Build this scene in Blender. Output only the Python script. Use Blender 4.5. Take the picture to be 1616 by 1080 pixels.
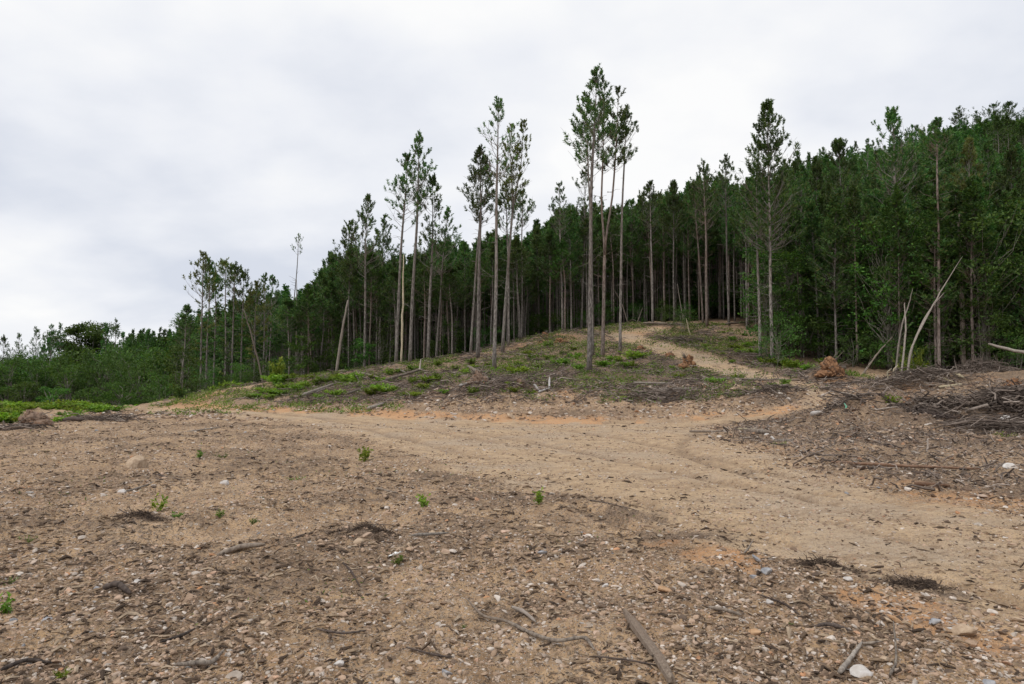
import bpy, math
import numpy as np
R = np.random.RandomState
rad = math.radians
for o in list(bpy.data.objects): bpy.data.objects.remove(o)
SC = bpy.context.scene
COL = SC.collection

# ------------------------------------------------------------------ camera, sky, sun, exposure
F = 1077.0; CX, CY = 808.0, 540.0; EYE = 1.6
PITCH = math.atan(75.0 / F)
cam_data = bpy.data.cameras.new('camera'); cam = bpy.data.objects.new('camera', cam_data); COL.objects.link(cam)
cam_data.sensor_width = 36.0; cam_data.lens = 36.0 * F / 1616.0
cam_data.clip_start = 0.1; cam_data.clip_end = 6000
cam.location = (0, 0, EYE); cam.rotation_euler = (math.pi / 2 + PITCH, 0, 0)
SC.camera = cam
SC.view_settings.view_transform = 'Standard'; SC.view_settings.look = 'None'
SC.view_settings.exposure = 0.0; SC.view_settings.gamma = 1.0
SC.render.resolution_x = 1024; SC.render.resolution_y = 684
SUN_EL, SUN_AZ = 52.0, 232.0      # azimuth clockwise from +Y (the viewing direction)
sd = bpy.data.lights.new('sun', 'SUN'); sd.energy = 1.5; sd.angle = rad(11); sd.color = (1.0, 0.96, 0.9)
so = bpy.data.objects.new('sun', sd); COL.objects.link(so)
so.rotation_euler = (rad(90 - SUN_EL), 0, -rad(SUN_AZ) + math.pi)
world = bpy.data.worlds.new('World'); SC.world = world; world.use_nodes = True
SKY_GAIN = 1.0
def build_world():
    nt = world.node_tree; N = nt.nodes; L = nt.links; N.clear()
    out = N.new('ShaderNodeOutputWorld'); bg = N.new('ShaderNodeBackground'); bg.inputs[1].default_value = 1.0
    L.new(bg.outputs[0], out.inputs[0])
    sky = N.new('ShaderNodeTexSky'); sky.sky_type = 'NISHITA'; sky.sun_disc = False
    sky.sun_elevation = rad(SUN_EL); sky.sun_rotation = rad(SUN_AZ)
    tc = N.new('ShaderNodeTexCoord')
    sep = N.new('ShaderNodeSeparateXYZ'); L.new(tc.outputs['Generated'], sep.inputs[0])
    # cloud sheet: direction projected on a flat layer overhead
    add = N.new('ShaderNodeMath'); add.operation = 'ADD'; add.inputs[1].default_value = 0.35
    L.new(sep.outputs[2], add.inputs[0])
    dv = N.new('ShaderNodeVectorMath'); dv.operation = 'DIVIDE'
    cmb = N.new('ShaderNodeCombineXYZ')
    for i in range(3): L.new(add.outputs[0], cmb.inputs[i])
    L.new(tc.outputs['Generated'], dv.inputs[0]); L.new(cmb.outputs[0], dv.inputs[1])
    def noise(scale, det, rough, off):
        mp = N.new('ShaderNodeMapping'); mp.inputs['Location'].default_value = off
        mp.inputs['Scale'].default_value = (1.0, 1.15, 1.0)
        L.new(dv.outputs[0], mp.inputs[0])
        n = N.new('ShaderNodeTexNoise'); n.inputs['Scale'].default_value = scale
        n.inputs['Detail'].default_value = det; n.inputs['Roughness'].default_value = rough
        L.new(mp.outputs[0], n.inputs['Vector']); return n
    n1 = noise(0.9, 4, 0.5, (0.35, 0.9, 0.2)); n2 = noise(2.6, 5, 0.5, (3.1, 1.2, 0.7))
    mx = N.new('ShaderNodeMix'); mx.data_type = 'FLOAT'; mx.inputs[0].default_value = 0.38
    L.new(n1.outputs[0], mx.inputs[2]); L.new(n2.outputs[0], mx.inputs[3])
    # hint of the brighter middle of the cloud sheet in front of the viewer, bluer thin cloud to both sides
    rx = N.new('ShaderNodeMath'); rx.operation = 'SUBTRACT'; L.new(sep.outputs[0], rx.inputs[0]); rx.inputs[1].default_value = 0.0
    r2 = N.new('ShaderNodeMath'); r2.operation = 'MULTIPLY'; L.new(rx.outputs[0], r2.inputs[0]); L.new(rx.outputs[0], r2.inputs[1])
    r3 = N.new('ShaderNodeMath'); r3.operation = 'MULTIPLY_ADD'; L.new(r2.outputs[0], r3.inputs[0]); r3.inputs[1].default_value = -0.42
    L.new(mx.outputs[0], r3.inputs[2])
    ramp = N.new('ShaderNodeValToRGB'); L.new(r3.outputs[0], ramp.inputs[0])
    e = ramp.color_ramp.elements
    e[0].position = 0.34; e[0].color = (0.70, 0.74, 0.83, 1)
    e[1].position = 0.53; e[1].color = (1.0, 1.0, 1.0, 1)
    m = e.new(0.44); m.color = (0.87, 0.89, 0.94, 1)
    # overcast sheet is brighter overhead
    mr = N.new('ShaderNodeMapRange'); mr.inputs['From Min'].default_value = 0.52; mr.inputs['From Max'].default_value = 1.0
    mr.inputs['To Min'].default_value = 1.0; mr.inputs['To Max'].default_value = 1.45
    L.new(sep.outputs[2], mr.inputs[0])
    vm = N.new('ShaderNodeVectorMath'); vm.operation = 'SCALE'
    L.new(ramp.outputs[0], vm.inputs[0]); L.new(mr.outputs[0], vm.inputs['Scale'])
    skys = N.new('ShaderNodeVectorMath'); skys.operation = 'SCALE'; skys.inputs['Scale'].default_value = 0.1
    L.new(sky.outputs[0], skys.inputs[0])
    fm = N.new('ShaderNodeMix'); fm.data_type = 'RGBA'; fm.inputs[0].default_value = 0.97
    L.new(skys.outputs[0], fm.inputs[6]); L.new(vm.outputs[0], fm.inputs[7])
    g = N.new('ShaderNodeVectorMath'); g.operation = 'SCALE'; g.inputs['Scale'].default_value = SKY_GAIN
    L.new(fm.outputs[2], g.inputs[0]); L.new(g.outputs[0], bg.inputs[0])
build_world()
SC.cycles.max_bounces = 5; SC.cycles.diffuse_bounces = 3; SC.cycles.glossy_bounces = 2
SC.cycles.transmission_bounces = 3; SC.cycles.transparent_max_bounces = 4
SC.cycles.caustics_reflective = False; SC.cycles.caustics_refractive = False

# ------------------------------------------------------------------ noise, view rays, terrain
def _hash(ix, iy, s):
    h = (ix.astype(np.int64) * 374761393 + iy.astype(np.int64) * 668265263 + s * 2147483647 + 1013904223) & 0xFFFFFFFF
    h = ((h ^ (h >> 13)) * 1274126177) & 0xFFFFFFFF
    h = (h ^ (h >> 16)) & 0xFFFFFF
    return h / float(0xFFFFFF)
def vnoise(x, y, s=0):
    x = np.asarray(x, float); y = np.asarray(y, float)
    ix = np.floor(x); iy = np.floor(y); fx = x - ix; fy = y - iy
    fx = fx * fx * (3 - 2 * fx); fy = fy * fy * (3 - 2 * fy)
    ix = ix.astype(np.int64); iy = iy.astype(np.int64)
    a = _hash(ix, iy, s); b = _hash(ix + 1, iy, s); c = _hash(ix, iy + 1, s); d = _hash(ix + 1, iy + 1, s)
    return (a + (b - a) * fx) * (1 - fy) + (c + (d - c) * fx) * fy
def fbm(x, y, oct=4, s=0):
    t = 0; a = 0.5; n = 0
    for i in range(oct):
        t = t + a * vnoise(x * 2 ** i + 17.3 * i, y * 2 ** i - 9.1 * i, s + i); n += a; a *= 0.5
    return t / n
def sstep(a, b, x):
    t = np.clip((x - a) / (b - a), 0, 1); return t * t * (3 - 2 * t)
cp, sp = math.cos(PITCH), math.sin(PITCH)
def raydir(px, py):
    a = (px - CX) / F; b = (CY - py) / F
    return np.array([a, cp - b * sp, sp + b * cp])
def W(px, py, Y):
    d = raydir(px, py); t = Y / d[1]
    return np.array([d[0] * t, Y, EYE + d[2] * t])
CTRL = []
for X in (-600, -200, -60, -20, 0, 20, 60, 200, 600):
    for Y in (-600, -150, -40, -5): CTRL.append((X, Y, 0.0))
for Y in (4, 9, 15, 22, 29):
    for u in (-1.3, -.8, -.45, -.15, .15, .45, .8, 1.3): CTRL.append((u * Y, Y, 0.0))
PX = [ # px, py, Y
 (-250,650,34),(-250,640,46),(0,660,36),(150,662,36),(0,644,46),(100,642,48),(200,642,50),(255,640,52),(290,631,52),(330,618,53),(400,610,55),
 (450,601,56),(500,594,57),(560,588,58),(600,581,58),(660,575,60),(700,570,60),(740,562,62),(800,548,64),(850,533,66),
 (900,526,68),(950,518,74),(1000,511,80),(1050,511,80),(1100,510,80),(1150,512,78),
 (300,646,46),(400,643,44),(400,632,47),(400,620,50),(500,647,42),(500,634,46),(500,612,51),
 (600,653,40),(600,630,44),(600,610,49),(600,595,53),(700,657,38.5),(700,622,43.5),(700,602,48),(700,585,54),
 (800,662,37),(800,612,43),(800,592,48),(800,577,53),(800,562,58),
 (950,662,37),(950,613,43),(950,592,48),(950,566,54),(950,545,61),(950,530,67),
 (1100,656,37.5),(1100,620,42),(1100,600,46),(1100,580,50),(1100,560,56),(1100,545,61),(1100,530,67),
 (1180,648,38),(1200,616,42),(1200,600,45),(1200,586,49),(1200,560,57),(1200,533,67),
 (1280,641,37),(1280,625,40),(1280,612,42),(1280,595,46),(1400,632,36),(1400,612,40),(1400,600,44),(1500,628,36),(1500,602,42),
 (1616,618,36),(1616,594,40),(1750,600,38),(1900,600,38)]
for p in PX: CTRL.append(tuple(W(*p)))
XYZ = [ # px, Y, z
 (-300,70,-2.5),(0,66,-2.2),(150,66,-2.2),(240,66,-1.6),(-300,110,-7),(0,110,-7),(200,110,-6.5),(0,170,-6),(250,170,-3),(0,260,0),(-500,260,0),
 (320,64,0.9),(400,66,1.0),(480,68,1.6),(320,85,-2.0),(400,85,-1.2),(320,130,-4),(450,110,-1),(560,75,2.2),(650,78,3.2),(600,110,2.5),
 (700,80,4.0),(800,82,5.2),(760,115,6),(850,80,6.8),(900,90,9.0),(1000,100,11),(1000,130,14),(1100,100,11.5),(1100,130,17),
 (1200,80,9.5),(1200,100,14),(1300,60,4.8),(1300,80,9.5),(1400,60,4.2),(1400,80,9.0),(1500,58,3.8),(1616,55,3.2),(1616,80,9),(1800,80,10),
 (1616,120,29),(1400,120,25),(1200,130,24),(1800,120,30),
 (1616,170,58),(1400,170,50),(1240,170,42),(1100,170,28),(900,170,16),(600,170,8),(400,170,2),
 (1616,230,86),(1400,230,70),(1240,230,61),(1150,230,45),(1000,230,30),(800,230,17),(600,230,10),(400,230,5),(1800,230,92),(2100,230,95),
 (1616,300,95),(1400,300,78),(1240,300,64),(1000,300,35),(600,300,12),(200,300,3),(2100,300,100),
 (1616,600,60),(1000,600,30),(300,600,5),(2500,600,60),(-500,600,0)]
for px, Y, z in XYZ: CTRL.append(((px - CX) / F * Y, Y, z))
CTRL = np.array(CTRL)
_c2 = 3.0 ** 2
def _phi(x, y):
    d = (x[:, None] - CTRL[None, :, 0]) ** 2 + (y[:, None] - CTRL[None, :, 1]) ** 2
    return np.sqrt(d + _c2)
n = len(CTRL); A = np.zeros((n + 3, n + 3)); A[:n, :n] = _phi(CTRL[:, 0], CTRL[:, 1]) - np.eye(n) * 0.10
A[:n, n] = 1; A[:n, n + 1] = CTRL[:, 0]; A[:n, n + 2] = CTRL[:, 1]; A[n:, :n] = A[:n, n:].T
_sol = np.linalg.solve(A, np.concatenate([CTRL[:, 2], np.zeros(3)]))
PILES = []   # (x, y, height, rx, ry, angle)
def pile(px, Y, h, rx, ry, ang=0): PILES.append(((px - CX) / F * Y, Y, h, rx, ry, rad(ang)))
pile(1366, 26.5, 1.25, 1.9, 1.9, 0); pile(1440, 26.0, 0.8, 2.8, 2.0, 0); pile(1545, 25.5, 0.95, 2.6, 2.2); pile(1650, 25.5, 1.05, 3, 2.4)
pile(1300, 25.5, 0.68, 1.8, 1.6); pile(1300, 44.5, 0.5, 1.6, 1.1); pile(1470, 39, 0.75, 4, 1.6); pile(1580, 34, 0.95, 4, 2.5)
pile(1240, 40.0, 0.45, 1.8, 0.8); pile(1205, 39.7, 0.35, 2.2, 0.8)
def macro(x, y):
    x = np.atleast_1d(np.asarray(x, float)).ravel(); y = np.atleast_1d(np.asarray(y, float)).ravel()
    z = np.empty_like(x)
    for i in range(0, len(x), 60000):
        s = slice(i, i + 60000)
        z[s] = _phi(x[s], y[s]) @ _sol[:n] + _sol[n] + _sol[n + 1] * x[s] + _sol[n + 2] * y[s]
    r = np.hypot(x, y); k = sstep(500, 900, r); z = z * (1 - k)
    flat = sstep(24, 30, y); near = (r < 60); z = np.where(near, z * np.maximum(flat, 0.0) , z)
    top = np.zeros_like(z)
    for (cx, cy, h, rx, ry, a) in PILES:
        dx, dy = x - cx, y - cy
        top = np.maximum(top, h * np.exp(-((dx / rx) ** 2 + (dy / ry) ** 2)))
    z = z + top
    return z
def spot(px, py):
    """where the line of sight through a photo point meets the ground"""
    d = raydir(px, py); ys = np.concatenate([np.arange(2.0, 30, 0.05), np.arange(30, 140, 0.1)])
    t = ys / d[1]; g = macro(d[0] * t, ys); zr = EYE + d[2] * t
    hit = np.nonzero(zr <= g)[0]
    if len(hit) == 0: i = int(np.argmin(zr - g))
    else:
        i = hit[0]
    return float(d[0] * t[i]), float(ys[i])
def poly_world(pts): return np.array([spot(*p) for p in pts])
def seg_dist(x, y, P, closed=False):
    best = np.full(x.shape, 1e9); m = len(P)
    for i in range(m if closed else m - 1):
        a = P[i]; b = P[(i + 1) % m]; v = b - a; L2 = v @ v + 1e-9
        t = np.clip(((x - a[0]) * v[0] + (y - a[1]) * v[1]) / L2, 0, 1)
        best = np.minimum(best, np.hypot(x - a[0] - t * v[0], y - a[1] - t * v[1]))
    return best
def inside(x, y, P):
    c = np.zeros(x.shape, bool); m = len(P); j = m - 1
    for i in range(m):
        xi, yi = P[i]; xj, yj = P[j]
        cond = ((yi > y) != (yj > y)) & (x < (xj - xi) * (y - yi) / (yj - yi + 1e-12) + xi)
        c ^= cond; j = i
    return c
LOWER = [(205,646),(350,655),(450,668),(550,690),(700,738),(850,780),(1000,828),(1100,868),(1250,905),(1450,960),(1616,1015),(1800,1075)]
UPPER = [(2000,860),(1616,815),(1450,785),(1300,755),(1180,715),(1110,688),(1130,672),(1240,654),(1250,641),(1100,657),(1000,664),(800,663),(600,654),(500,649),(400,645),(255,641)]
ROAD1 = poly_world(LOWER + UPPER); LOWL = poly_world(LOWER); BANKL = poly_world([(1240,645),(1100,659),(1000,665),(800,664),(600,655),(500,650),(400,646),(300,643)])
ROAD2 = poly_world([(1240,650),(1300,648),(1325,630),(1300,612),(1230,594),(1150,571),(1110,557),(1065,545),(1035,537),(1010,528),(1055,521),(1045,516),(985,520),(955,527),(965,537),(1000,546),(1050,561),(1100,581),(1160,601),(1220,610),(1270,622),(1262,634)])
CLAY = [(885,533,2.2,1),(860,540,1.5,.8),(820,548,1.5,.8),(1085,580,1.2,1),(1060,518,3,.55),(1005,527,2.5,.6),(1310,600,1.5,.9),(1560,596,1.6,.7),(1435,612,1.0,.7),(1130,890,.45,.9),(1170,905,.4,.8),
 (1395,965,.45,.9),(1440,985,.35,.9),(1500,1000,.35,.7),(1560,1020,.35,.8),(1545,790,1.2,.7),(1470,772,.9,.7),(1370,632,.7,.6),(1040,868,.4,.5),(900,955,.3,.5),(330,1040,.3,.45),(250,1000,.3,.3),(300,638,2.5,.8),(275,636,2,.9),(330,626,1.6,.8),(680,625,1.4,.6),
 (900,625,1.6,.5),(530,640,1.5,.6),(1230,710,1.2,.45),(110,760,.8,.3),(700,900,.5,.25),(1180,515,2,.6),(1120,509,2.5,.5)]
CLAYW = [(spot(a, b), r, k) for a, b, r, k in CLAY]
DARK = [(700,760,.9,.7),(790,790,.8,.7),(880,795,.8,.6),(980,820,.6,.7),(1080,855,.5,.8),(1310,910,.28,.95),(1265,905,.22,.8),(1440,932,.3,.95),(1490,945,.2,.8),(590,860,.32,.95),(555,857,.22,.8),(225,833,.28,.9),(215,868,.26,.9),
 (190,945,.22,.9),(240,760,.8,.6),(300,690,1.2,.5),(1390,745,1.0,.8),(1340,640,1.4,.6),(1500,655,2.6,.85),(1590,670,2.2,.7),(900,960,.45,.6),(830,960,.3,.7),(740,770,.8,.5),(1000,880,.5,.5),(1130,920,.4,.5),(640,1000,.5,.4),(1060,960,.4,.5),
 (90,690,2.0,.5),(30,780,.7,.5),(1180,745,.6,.5)]
DARKW = [(spot(a, b), r, k) for a, b, r, k in DARK]
def smooth_line(px):
    P = poly_world(px)
    for _ in range(3):
        Q = [P[0]]
        for a, b in zip(P[:-1], P[1:]): Q += [a * .75 + b * .25, a * .25 + b * .75]
        P = np.array(Q + [P[-1]])
    return P
TRACKS = [smooth_line(t) for t in (
 [(300,648),(520,668),(700,705),(900,765),(1150,835),(1400,895),(1616,950)], [(300,646),(540,661),(760,690),(1000,750),(1250,810),(1500,865),(1616,890)],
 [(420,652),(620,668),(860,700),(1100,752),(1350,800),(1616,850)], [(620,662),(800,672),(980,690),(1140,725),(1330,775),(1616,835)],
 [(1240,652),(1120,668),(960,676),(700,672)], [(1250,647),(1130,661),(990,669),(820,668)], [(1235,656),(1130,678),(1060,700),(1120,735),(1300,780)],
 [(760,760),(900,800),(1010,832),(1090,860)], [(700,742),(860,778),(1000,812),(1100,842)])]
def masks(x, y):
    wob = (fbm(x * .8, y * .8, 3, 5) - .5) * 2.2 * np.clip(np.hypot(x, y) / 22, .35, 1.0)
    d1 = seg_dist(x, y, ROAD1, True); s1 = np.where(inside(x, y, ROAD1), d1, -d1)
    d2 = seg_dist(x, y, ROAD2, True); s2 = np.where(inside(x, y, ROAD2), d2, -d2)
    wd = np.clip(np.hypot(x, y) / 30, .35, 1)
    road = np.maximum(sstep(-1.3, 1.7, (s1 + wob * 1.3) / wd), sstep(-.5, .8, s2 + wob * .4) * (y > 33) * (.62 + .3 * vnoise(x * .5, y * .5, 66)))
    clay = np.zeros_like(x)
    for (c, r, k) in CLAYW:
        clay = np.maximum(clay, k * np.exp(-((np.hypot(x - c[0], y - c[1]) / r) ** 2)))
    bank = seg_dist(x, y, BANKL)
    clay = np.maximum(clay, 1.15 * np.exp(-((bank - .3) / .75) ** 2) * sstep(.15, .8, vnoise(x * .3, y * .3, 8) * .6 + .5 * vnoise(x * 1.2, y * 1.2, 9)))
    dark = np.zeros_like(x)
    for (c, r, k) in DARKW:
        dark = np.maximum(dark, k * np.exp(-(((x - c[0]) / (1.6 * r)) ** 2 + ((y - c[1]) / r) ** 2)))
    u = x / np.maximum(y, .1)
    # belt of brash along the mound above the bank
    mound = sstep(40.0, 43.5, y) * (.82 - .30 * sstep(50, 56, y)) * sstep(-.5, -.2, u) * (1 - .6 * sstep(.42, .5, u)) * (y > 30)
    spoil = sstep(.1, 1.3, -s1) * sstep(.27, .34, u) * .62 * (y > 8) * (y < 44)
    bankz = np.exp(-((seg_dist(x, y, BANKL) - 1.6) / 1.5) ** 2) * .55 * (y > 36); spoil = np.maximum(spoil, bankz)
    dark = np.maximum(dark, np.maximum(mound, spoil) * (.55 + .75 * fbm(x * .4, y * .4, 3, 15)) * (1 - road))
    dark = np.maximum(dark, .52 * sstep(.50, .60, .45 * fbm(x * 1.3 + 5, y * 1.3, 3, 95) + .55 * fbm(x * .45, y * .6, 3, 96)) * (y < 32) * (y > 1) * (1 - road))
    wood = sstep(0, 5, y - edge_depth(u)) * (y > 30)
    return road, clay, dark, wood, s1
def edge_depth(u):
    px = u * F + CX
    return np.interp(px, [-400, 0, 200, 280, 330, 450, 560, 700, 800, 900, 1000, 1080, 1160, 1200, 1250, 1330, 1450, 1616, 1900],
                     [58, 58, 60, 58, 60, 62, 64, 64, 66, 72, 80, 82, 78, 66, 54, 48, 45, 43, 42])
def ground(x, y):
    x = np.atleast_1d(np.asarray(x, float)); y = np.atleast_1d(np.asarray(y, float))
    z = macro(x, y); road, clay, dark, wood, s1 = masks(x, y)
    rr = np.hypot(x, y)
    rough = (1 - road * .8)
    far = sstep(30, 42, y)
    z = z + (fbm(x * .22, y * .22, 3, 11) - .5) * .22 * rough * sstep(3, 12, rr)
    z = z + (fbm(x * .9, y * .9, 4, 21) - .5) * (.24 + .26 * far) * rough * sstep(1, 8, rr)
    z = z + (fbm(x * 3.2, y * 3.2, 4, 31) - .5) * (.10 + .08 * far) * rough
    z = z + ((fbm(x * 11, y * 11, 3, 41) - .5) * .05 + (fbm(x * 28, y * 28, 2, 43) - .5) * .022) * (1 - .6 * road) * np.clip(1.6 - rr / 40, .3, 1)
    z = z + (fbm(x * 2.0, y * 2.0, 3, 51) - .5) * .05 * road
    z = z - .11 * ruts(x, y, s1)
    dl = seg_dist(x, y, LOWL)
    z = z + .05 * np.exp(-((dl) / .25) ** 2) * (vnoise(x * 1.1, y * 1.1, 63))
    z = z + dark * (fbm(x * 4, y * 4, 3, 71) * .16) * np.clip(rr / 9, .35, 1.2)
    if True:
        g = np.max([np.exp(-(((x - cx) / rx) ** 2 + ((y - cy) / ry) ** 2)) for (cx, cy, h, rx, ry, a) in PILES[:5]], 0) * .8; z = z + g * ((fbm(x * 1.7, y * 1.7, 4, 81) - .5) * .7 + (fbm(x * 5, y * 5, 3, 83) - .5) * .3)
    return z
def ruts(x, y, s1):
    """wheel and blade tracks along the road"""
    out = np.zeros_like(x); w = np.clip(np.hypot(x, y) / 14, .8, 1.8)
    for i, P in enumerate(TRACKS):
        d = seg_dist(x, y, P) + (vnoise(x * .6, y * .6, 62 + i) - .5) * .35
        out = np.maximum(out, np.exp(-((d) / (.14 * w)) ** 2) * np.clip(.2 + 1.3 * vnoise(x * .35, y * .35, 64 + i), 0, 1))
    return out * (s1 > -.3)
def gz(x, y): return float(ground([x], [y])[0])

# ------------------------------------------------------------------ mesh building
class MB:
    def __init__(s): s.v = []; s.f = []; s.m = []; s.n = 0; s.t = []
    def add(s, v, f, m=0, tint=None):
        v = np.asarray(v, float).reshape(-1, 3); f = np.asarray(f, int)
        s.v.append(v); s.f.append(f + s.n); s.m.append(np.full(len(f), m, int)); s.n += len(v)
        s.t.append(np.zeros(len(v)) if tint is None else np.broadcast_to(tint, (len(v),)))
        return s
    def mesh(s, name, mats, smooth=False, tint=False):
        V = np.concatenate(s.v); me = bpy.data.meshes.new(name)
        me.vertices.add(len(V)); me.vertices.foreach_set('co', V.astype(np.float32).ravel())
        loops = np.concatenate([f.ravel() for f in s.f]); tot = np.concatenate([np.full(len(f), f.shape[1]) for f in s.f])
        me.loops.add(len(loops)); me.loops.foreach_set('vertex_index', loops.astype(np.int32))
        me.polygons.add(len(tot)); st = np.concatenate([[0], np.cumsum(tot)[:-1]])
        me.polygons.foreach_set('loop_start', st.astype(np.int32)); me.polygons.foreach_set('loop_total', tot.astype(np.int32))
        me.polygons.foreach_set('material_index', np.concatenate(s.m).astype(np.int32))
        me.polygons.foreach_set('use_smooth', np.full(len(tot), bool(smooth)))
        for m in mats: me.materials.append(m)
        if tint:
            a = me.attributes.new('tint', 'FLOAT', 'POINT'); a.data.foreach_set('value', np.concatenate(s.t).astype(np.float32))
        me.update(calc_edges=True); return me
    def obj(s, name, mats, parent=None, smooth=False, tint=False):
        o = bpy.data.objects.new(name, s.mesh(name, mats, smooth, tint)); COL.objects.link(o)
        if parent: o.parent = parent
        return o
def nrm(a): return a / np.maximum(np.linalg.norm(a, axis=-1, keepdims=True), 1e-9)
def tubes(mb, P, Rr, sides=5, m=0, cap=True, tint=None):
    """N tapering tubes: P (N,K,3), Rr (N,K)"""
    P = np.asarray(P, float); Rr = np.asarray(Rr, float); N, K, _ = P.shape
    T = np.empty_like(P); T[:, 1:-1] = P[:, 2:] - P[:, :-2]; T[:, 0] = P[:, 1] - P[:, 0]; T[:, -1] = P[:, -1] - P[:, -2]; T = nrm(T)
    mean = nrm(T.mean(1)); ref = np.eye(3)[np.argmin(np.abs(mean), axis=1)][:, None, :]
    B = nrm(np.cross(T, ref)); C = np.cross(T, B)
    a = np.arange(sides) * 2 * math.pi / sides
    V = P[:, :, None, :] + Rr[:, :, None, None] * (B[:, :, None, :] * np.cos(a)[None, None, :, None] + C[:, :, None, :] * np.sin(a)[None, None, :, None])
    idx = np.arange(N * K * sides).reshape(N, K, sides)
    a0 = idx[:, :-1]; a1 = idx[:, 1:]; r = np.roll
    Fq = np.stack([a0, r(a0, -1, 2), r(a1, -1, 2), a1], -1).reshape(-1, 4)
    mb.add(V, Fq, m, tint)
    if cap:
        base = mb.n - N * K * sides
        for k, rev in ((0, True), (K - 1, False)):
            ring = idx[:, k][:, ::-1] if rev else idx[:, k]
            mb.f.append(ring + base); mb.m.append(np.full(N, m, int))
def bent(p0, p1, K, bend, rs):
    """paths between p0 and p1 with a smooth random bend"""
    p0 = np.atleast_2d(p0); p1 = np.atleast_2d(p1); N = len(p0); t = np.linspace(0, 1, K)
    L = np.linalg.norm(p1 - p0, axis=1)
    o = rs.normal(size=(N, 3)); o2 = rs.normal(size=(N, 3))
    return p0[:, None] + (p1 - p0)[:, None] * t[None, :, None] + (L * bend)[:, None, None] * (np.sin(math.pi * t)[None, :, None] * o[:, None] + .5 * np.sin(2 * math.pi * t)[None, :, None] * o2[:, None])
def tufts(mb, C, D, L, wid, k, rs, m=0, tint=None, spread=.9):
    """pine needle tufts: k thin blades round each shoot C..C+D*L"""
    N = len(C)
    if N == 0: return
    L = np.broadcast_to(L, (N,))[:, None, None]
    D = nrm(D)[:, None, :]
    s = rs.rand(N, k, 1)
    rnd = rs.normal(size=(N, k, 3)); perp = nrm(rnd - (rnd * D).sum(-1, keepdims=True) * D)
    base = C[:, None, :] + D * L * s * .8
    nd = nrm(D * (0.5 + .6 * s) + perp * spread)
    side = nrm(np.cross(nd, rs.normal(size=(N, k, 3)))) * wid
    ln = L * (.26 + .18 * rs.rand(N, k, 1))
    V = np.stack([base - side, base + side, base + nd * ln + side * .35, base + nd * ln - side * .35], 2)
    tt = None if tint is None else tint
    mb.add(V, np.arange(N * k * 4).reshape(-1, 4), m, tt)
def leaves(mb, C, size, rs, m=0, up=.5, tint=None, aspect=.55, D=None):
    N = len(C)
    if N == 0: return
    nr = nrm(rs.normal(size=(N, 3)) + np.array([0, 0, up * 2]))
    a = nrm(np.cross(nr, rs.normal(size=(N, 3)))) if D is None else nrm(D)
    b = nrm(np.cross(nr, a)); sz = (np.broadcast_to(size, (N,)) * (.6 + .8 * rs.rand(N)))[:, None]
    V = np.stack([C - a * sz * .1, C + a * sz * .4 + b * sz * aspect * .5, C + a * sz, C + a * sz * .4 - b * sz * aspect * .5], 1)
    V[:, 1] += nr * sz * .10; V[:, 3] += nr * sz * .10
    mb.add(V, np.arange(N * 4).reshape(-1, 4), m, tint)
ICO = None
def ico(sub):
    import bmesh
    bm = bmesh.new(); bmesh.ops.create_icosphere(bm, subdivisions=sub, radius=1.0)
    v = np.array([x.co[:] for x in bm.verts]); f = np.array([[q.index for q in p.verts] for p in bm.faces]); bm.free(); return v, f
ICO1 = ico(1); ICO2 = ico(2); ICO3 = ico(3); ICO4 = ico(4)
def stones(mb, C, S, rs, m=0, base=ICO1, jag=.28, flat=.6):
    """angular stones: C (N,3), S (N,)"""
    v, f = base; N = len(C); nv = len(v)
    ax = np.stack([1 + .5 * rs.rand(N), .7 + .4 * rs.rand(N), flat * (.7 + .5 * rs.rand(N))], 1)
    d = 1 + jag * (rs.rand(N, nv) - .5) * 2
    V = v[None] * d[:, :, None]
    if nv > 12:                                  # planar chips knocked off the lump
        for q in range(11):
            pn = nrm(rs.normal(size=(N, 3))); h = .55 + .3 * rs.rand(N, 1)
            dist = (V * pn[:, None]).sum(-1) - h; V = V - np.maximum(dist, 0)[..., None] * pn[:, None]
    V = V * ax[:, None]
    q = rs.rand(N) * 6.283; c, s = np.cos(q), np.sin(q); tl = rs.normal(size=(N, 2)) * .25
    x = V[..., 0] * c[:, None] - V[..., 1] * s[:, None]; y = V[..., 0] * s[:, None] + V[..., 1] * c[:, None]
    z = V[..., 2] + x * tl[:, :1] + y * tl[:, 1:]
    V = np.stack([x, y, z], -1) * S[:, None, None] + C[:, None]
    mb.add(V, (f[None] + (np.arange(N) * nv)[:, None, None]).reshape(-1, 3), m)
def lump(mb, c, s, seed, m=0, base=None, amp=.35, freq=1.6):
    base = base or ICO3; v, f = base; x, y, z = (v * freq + seed * 3.7).T
    d = 1 + amp * ((fbm(x + z * .7, y - z * .4, 3, seed) - .5) * 2 + (vnoise(x * 4 + z * 3, y * 4 - z * 2, seed + 9) - .5) * .5)
    mb.add(v * d[:, None] * np.asarray(s) + np.asarray(c), f, m)

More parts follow.
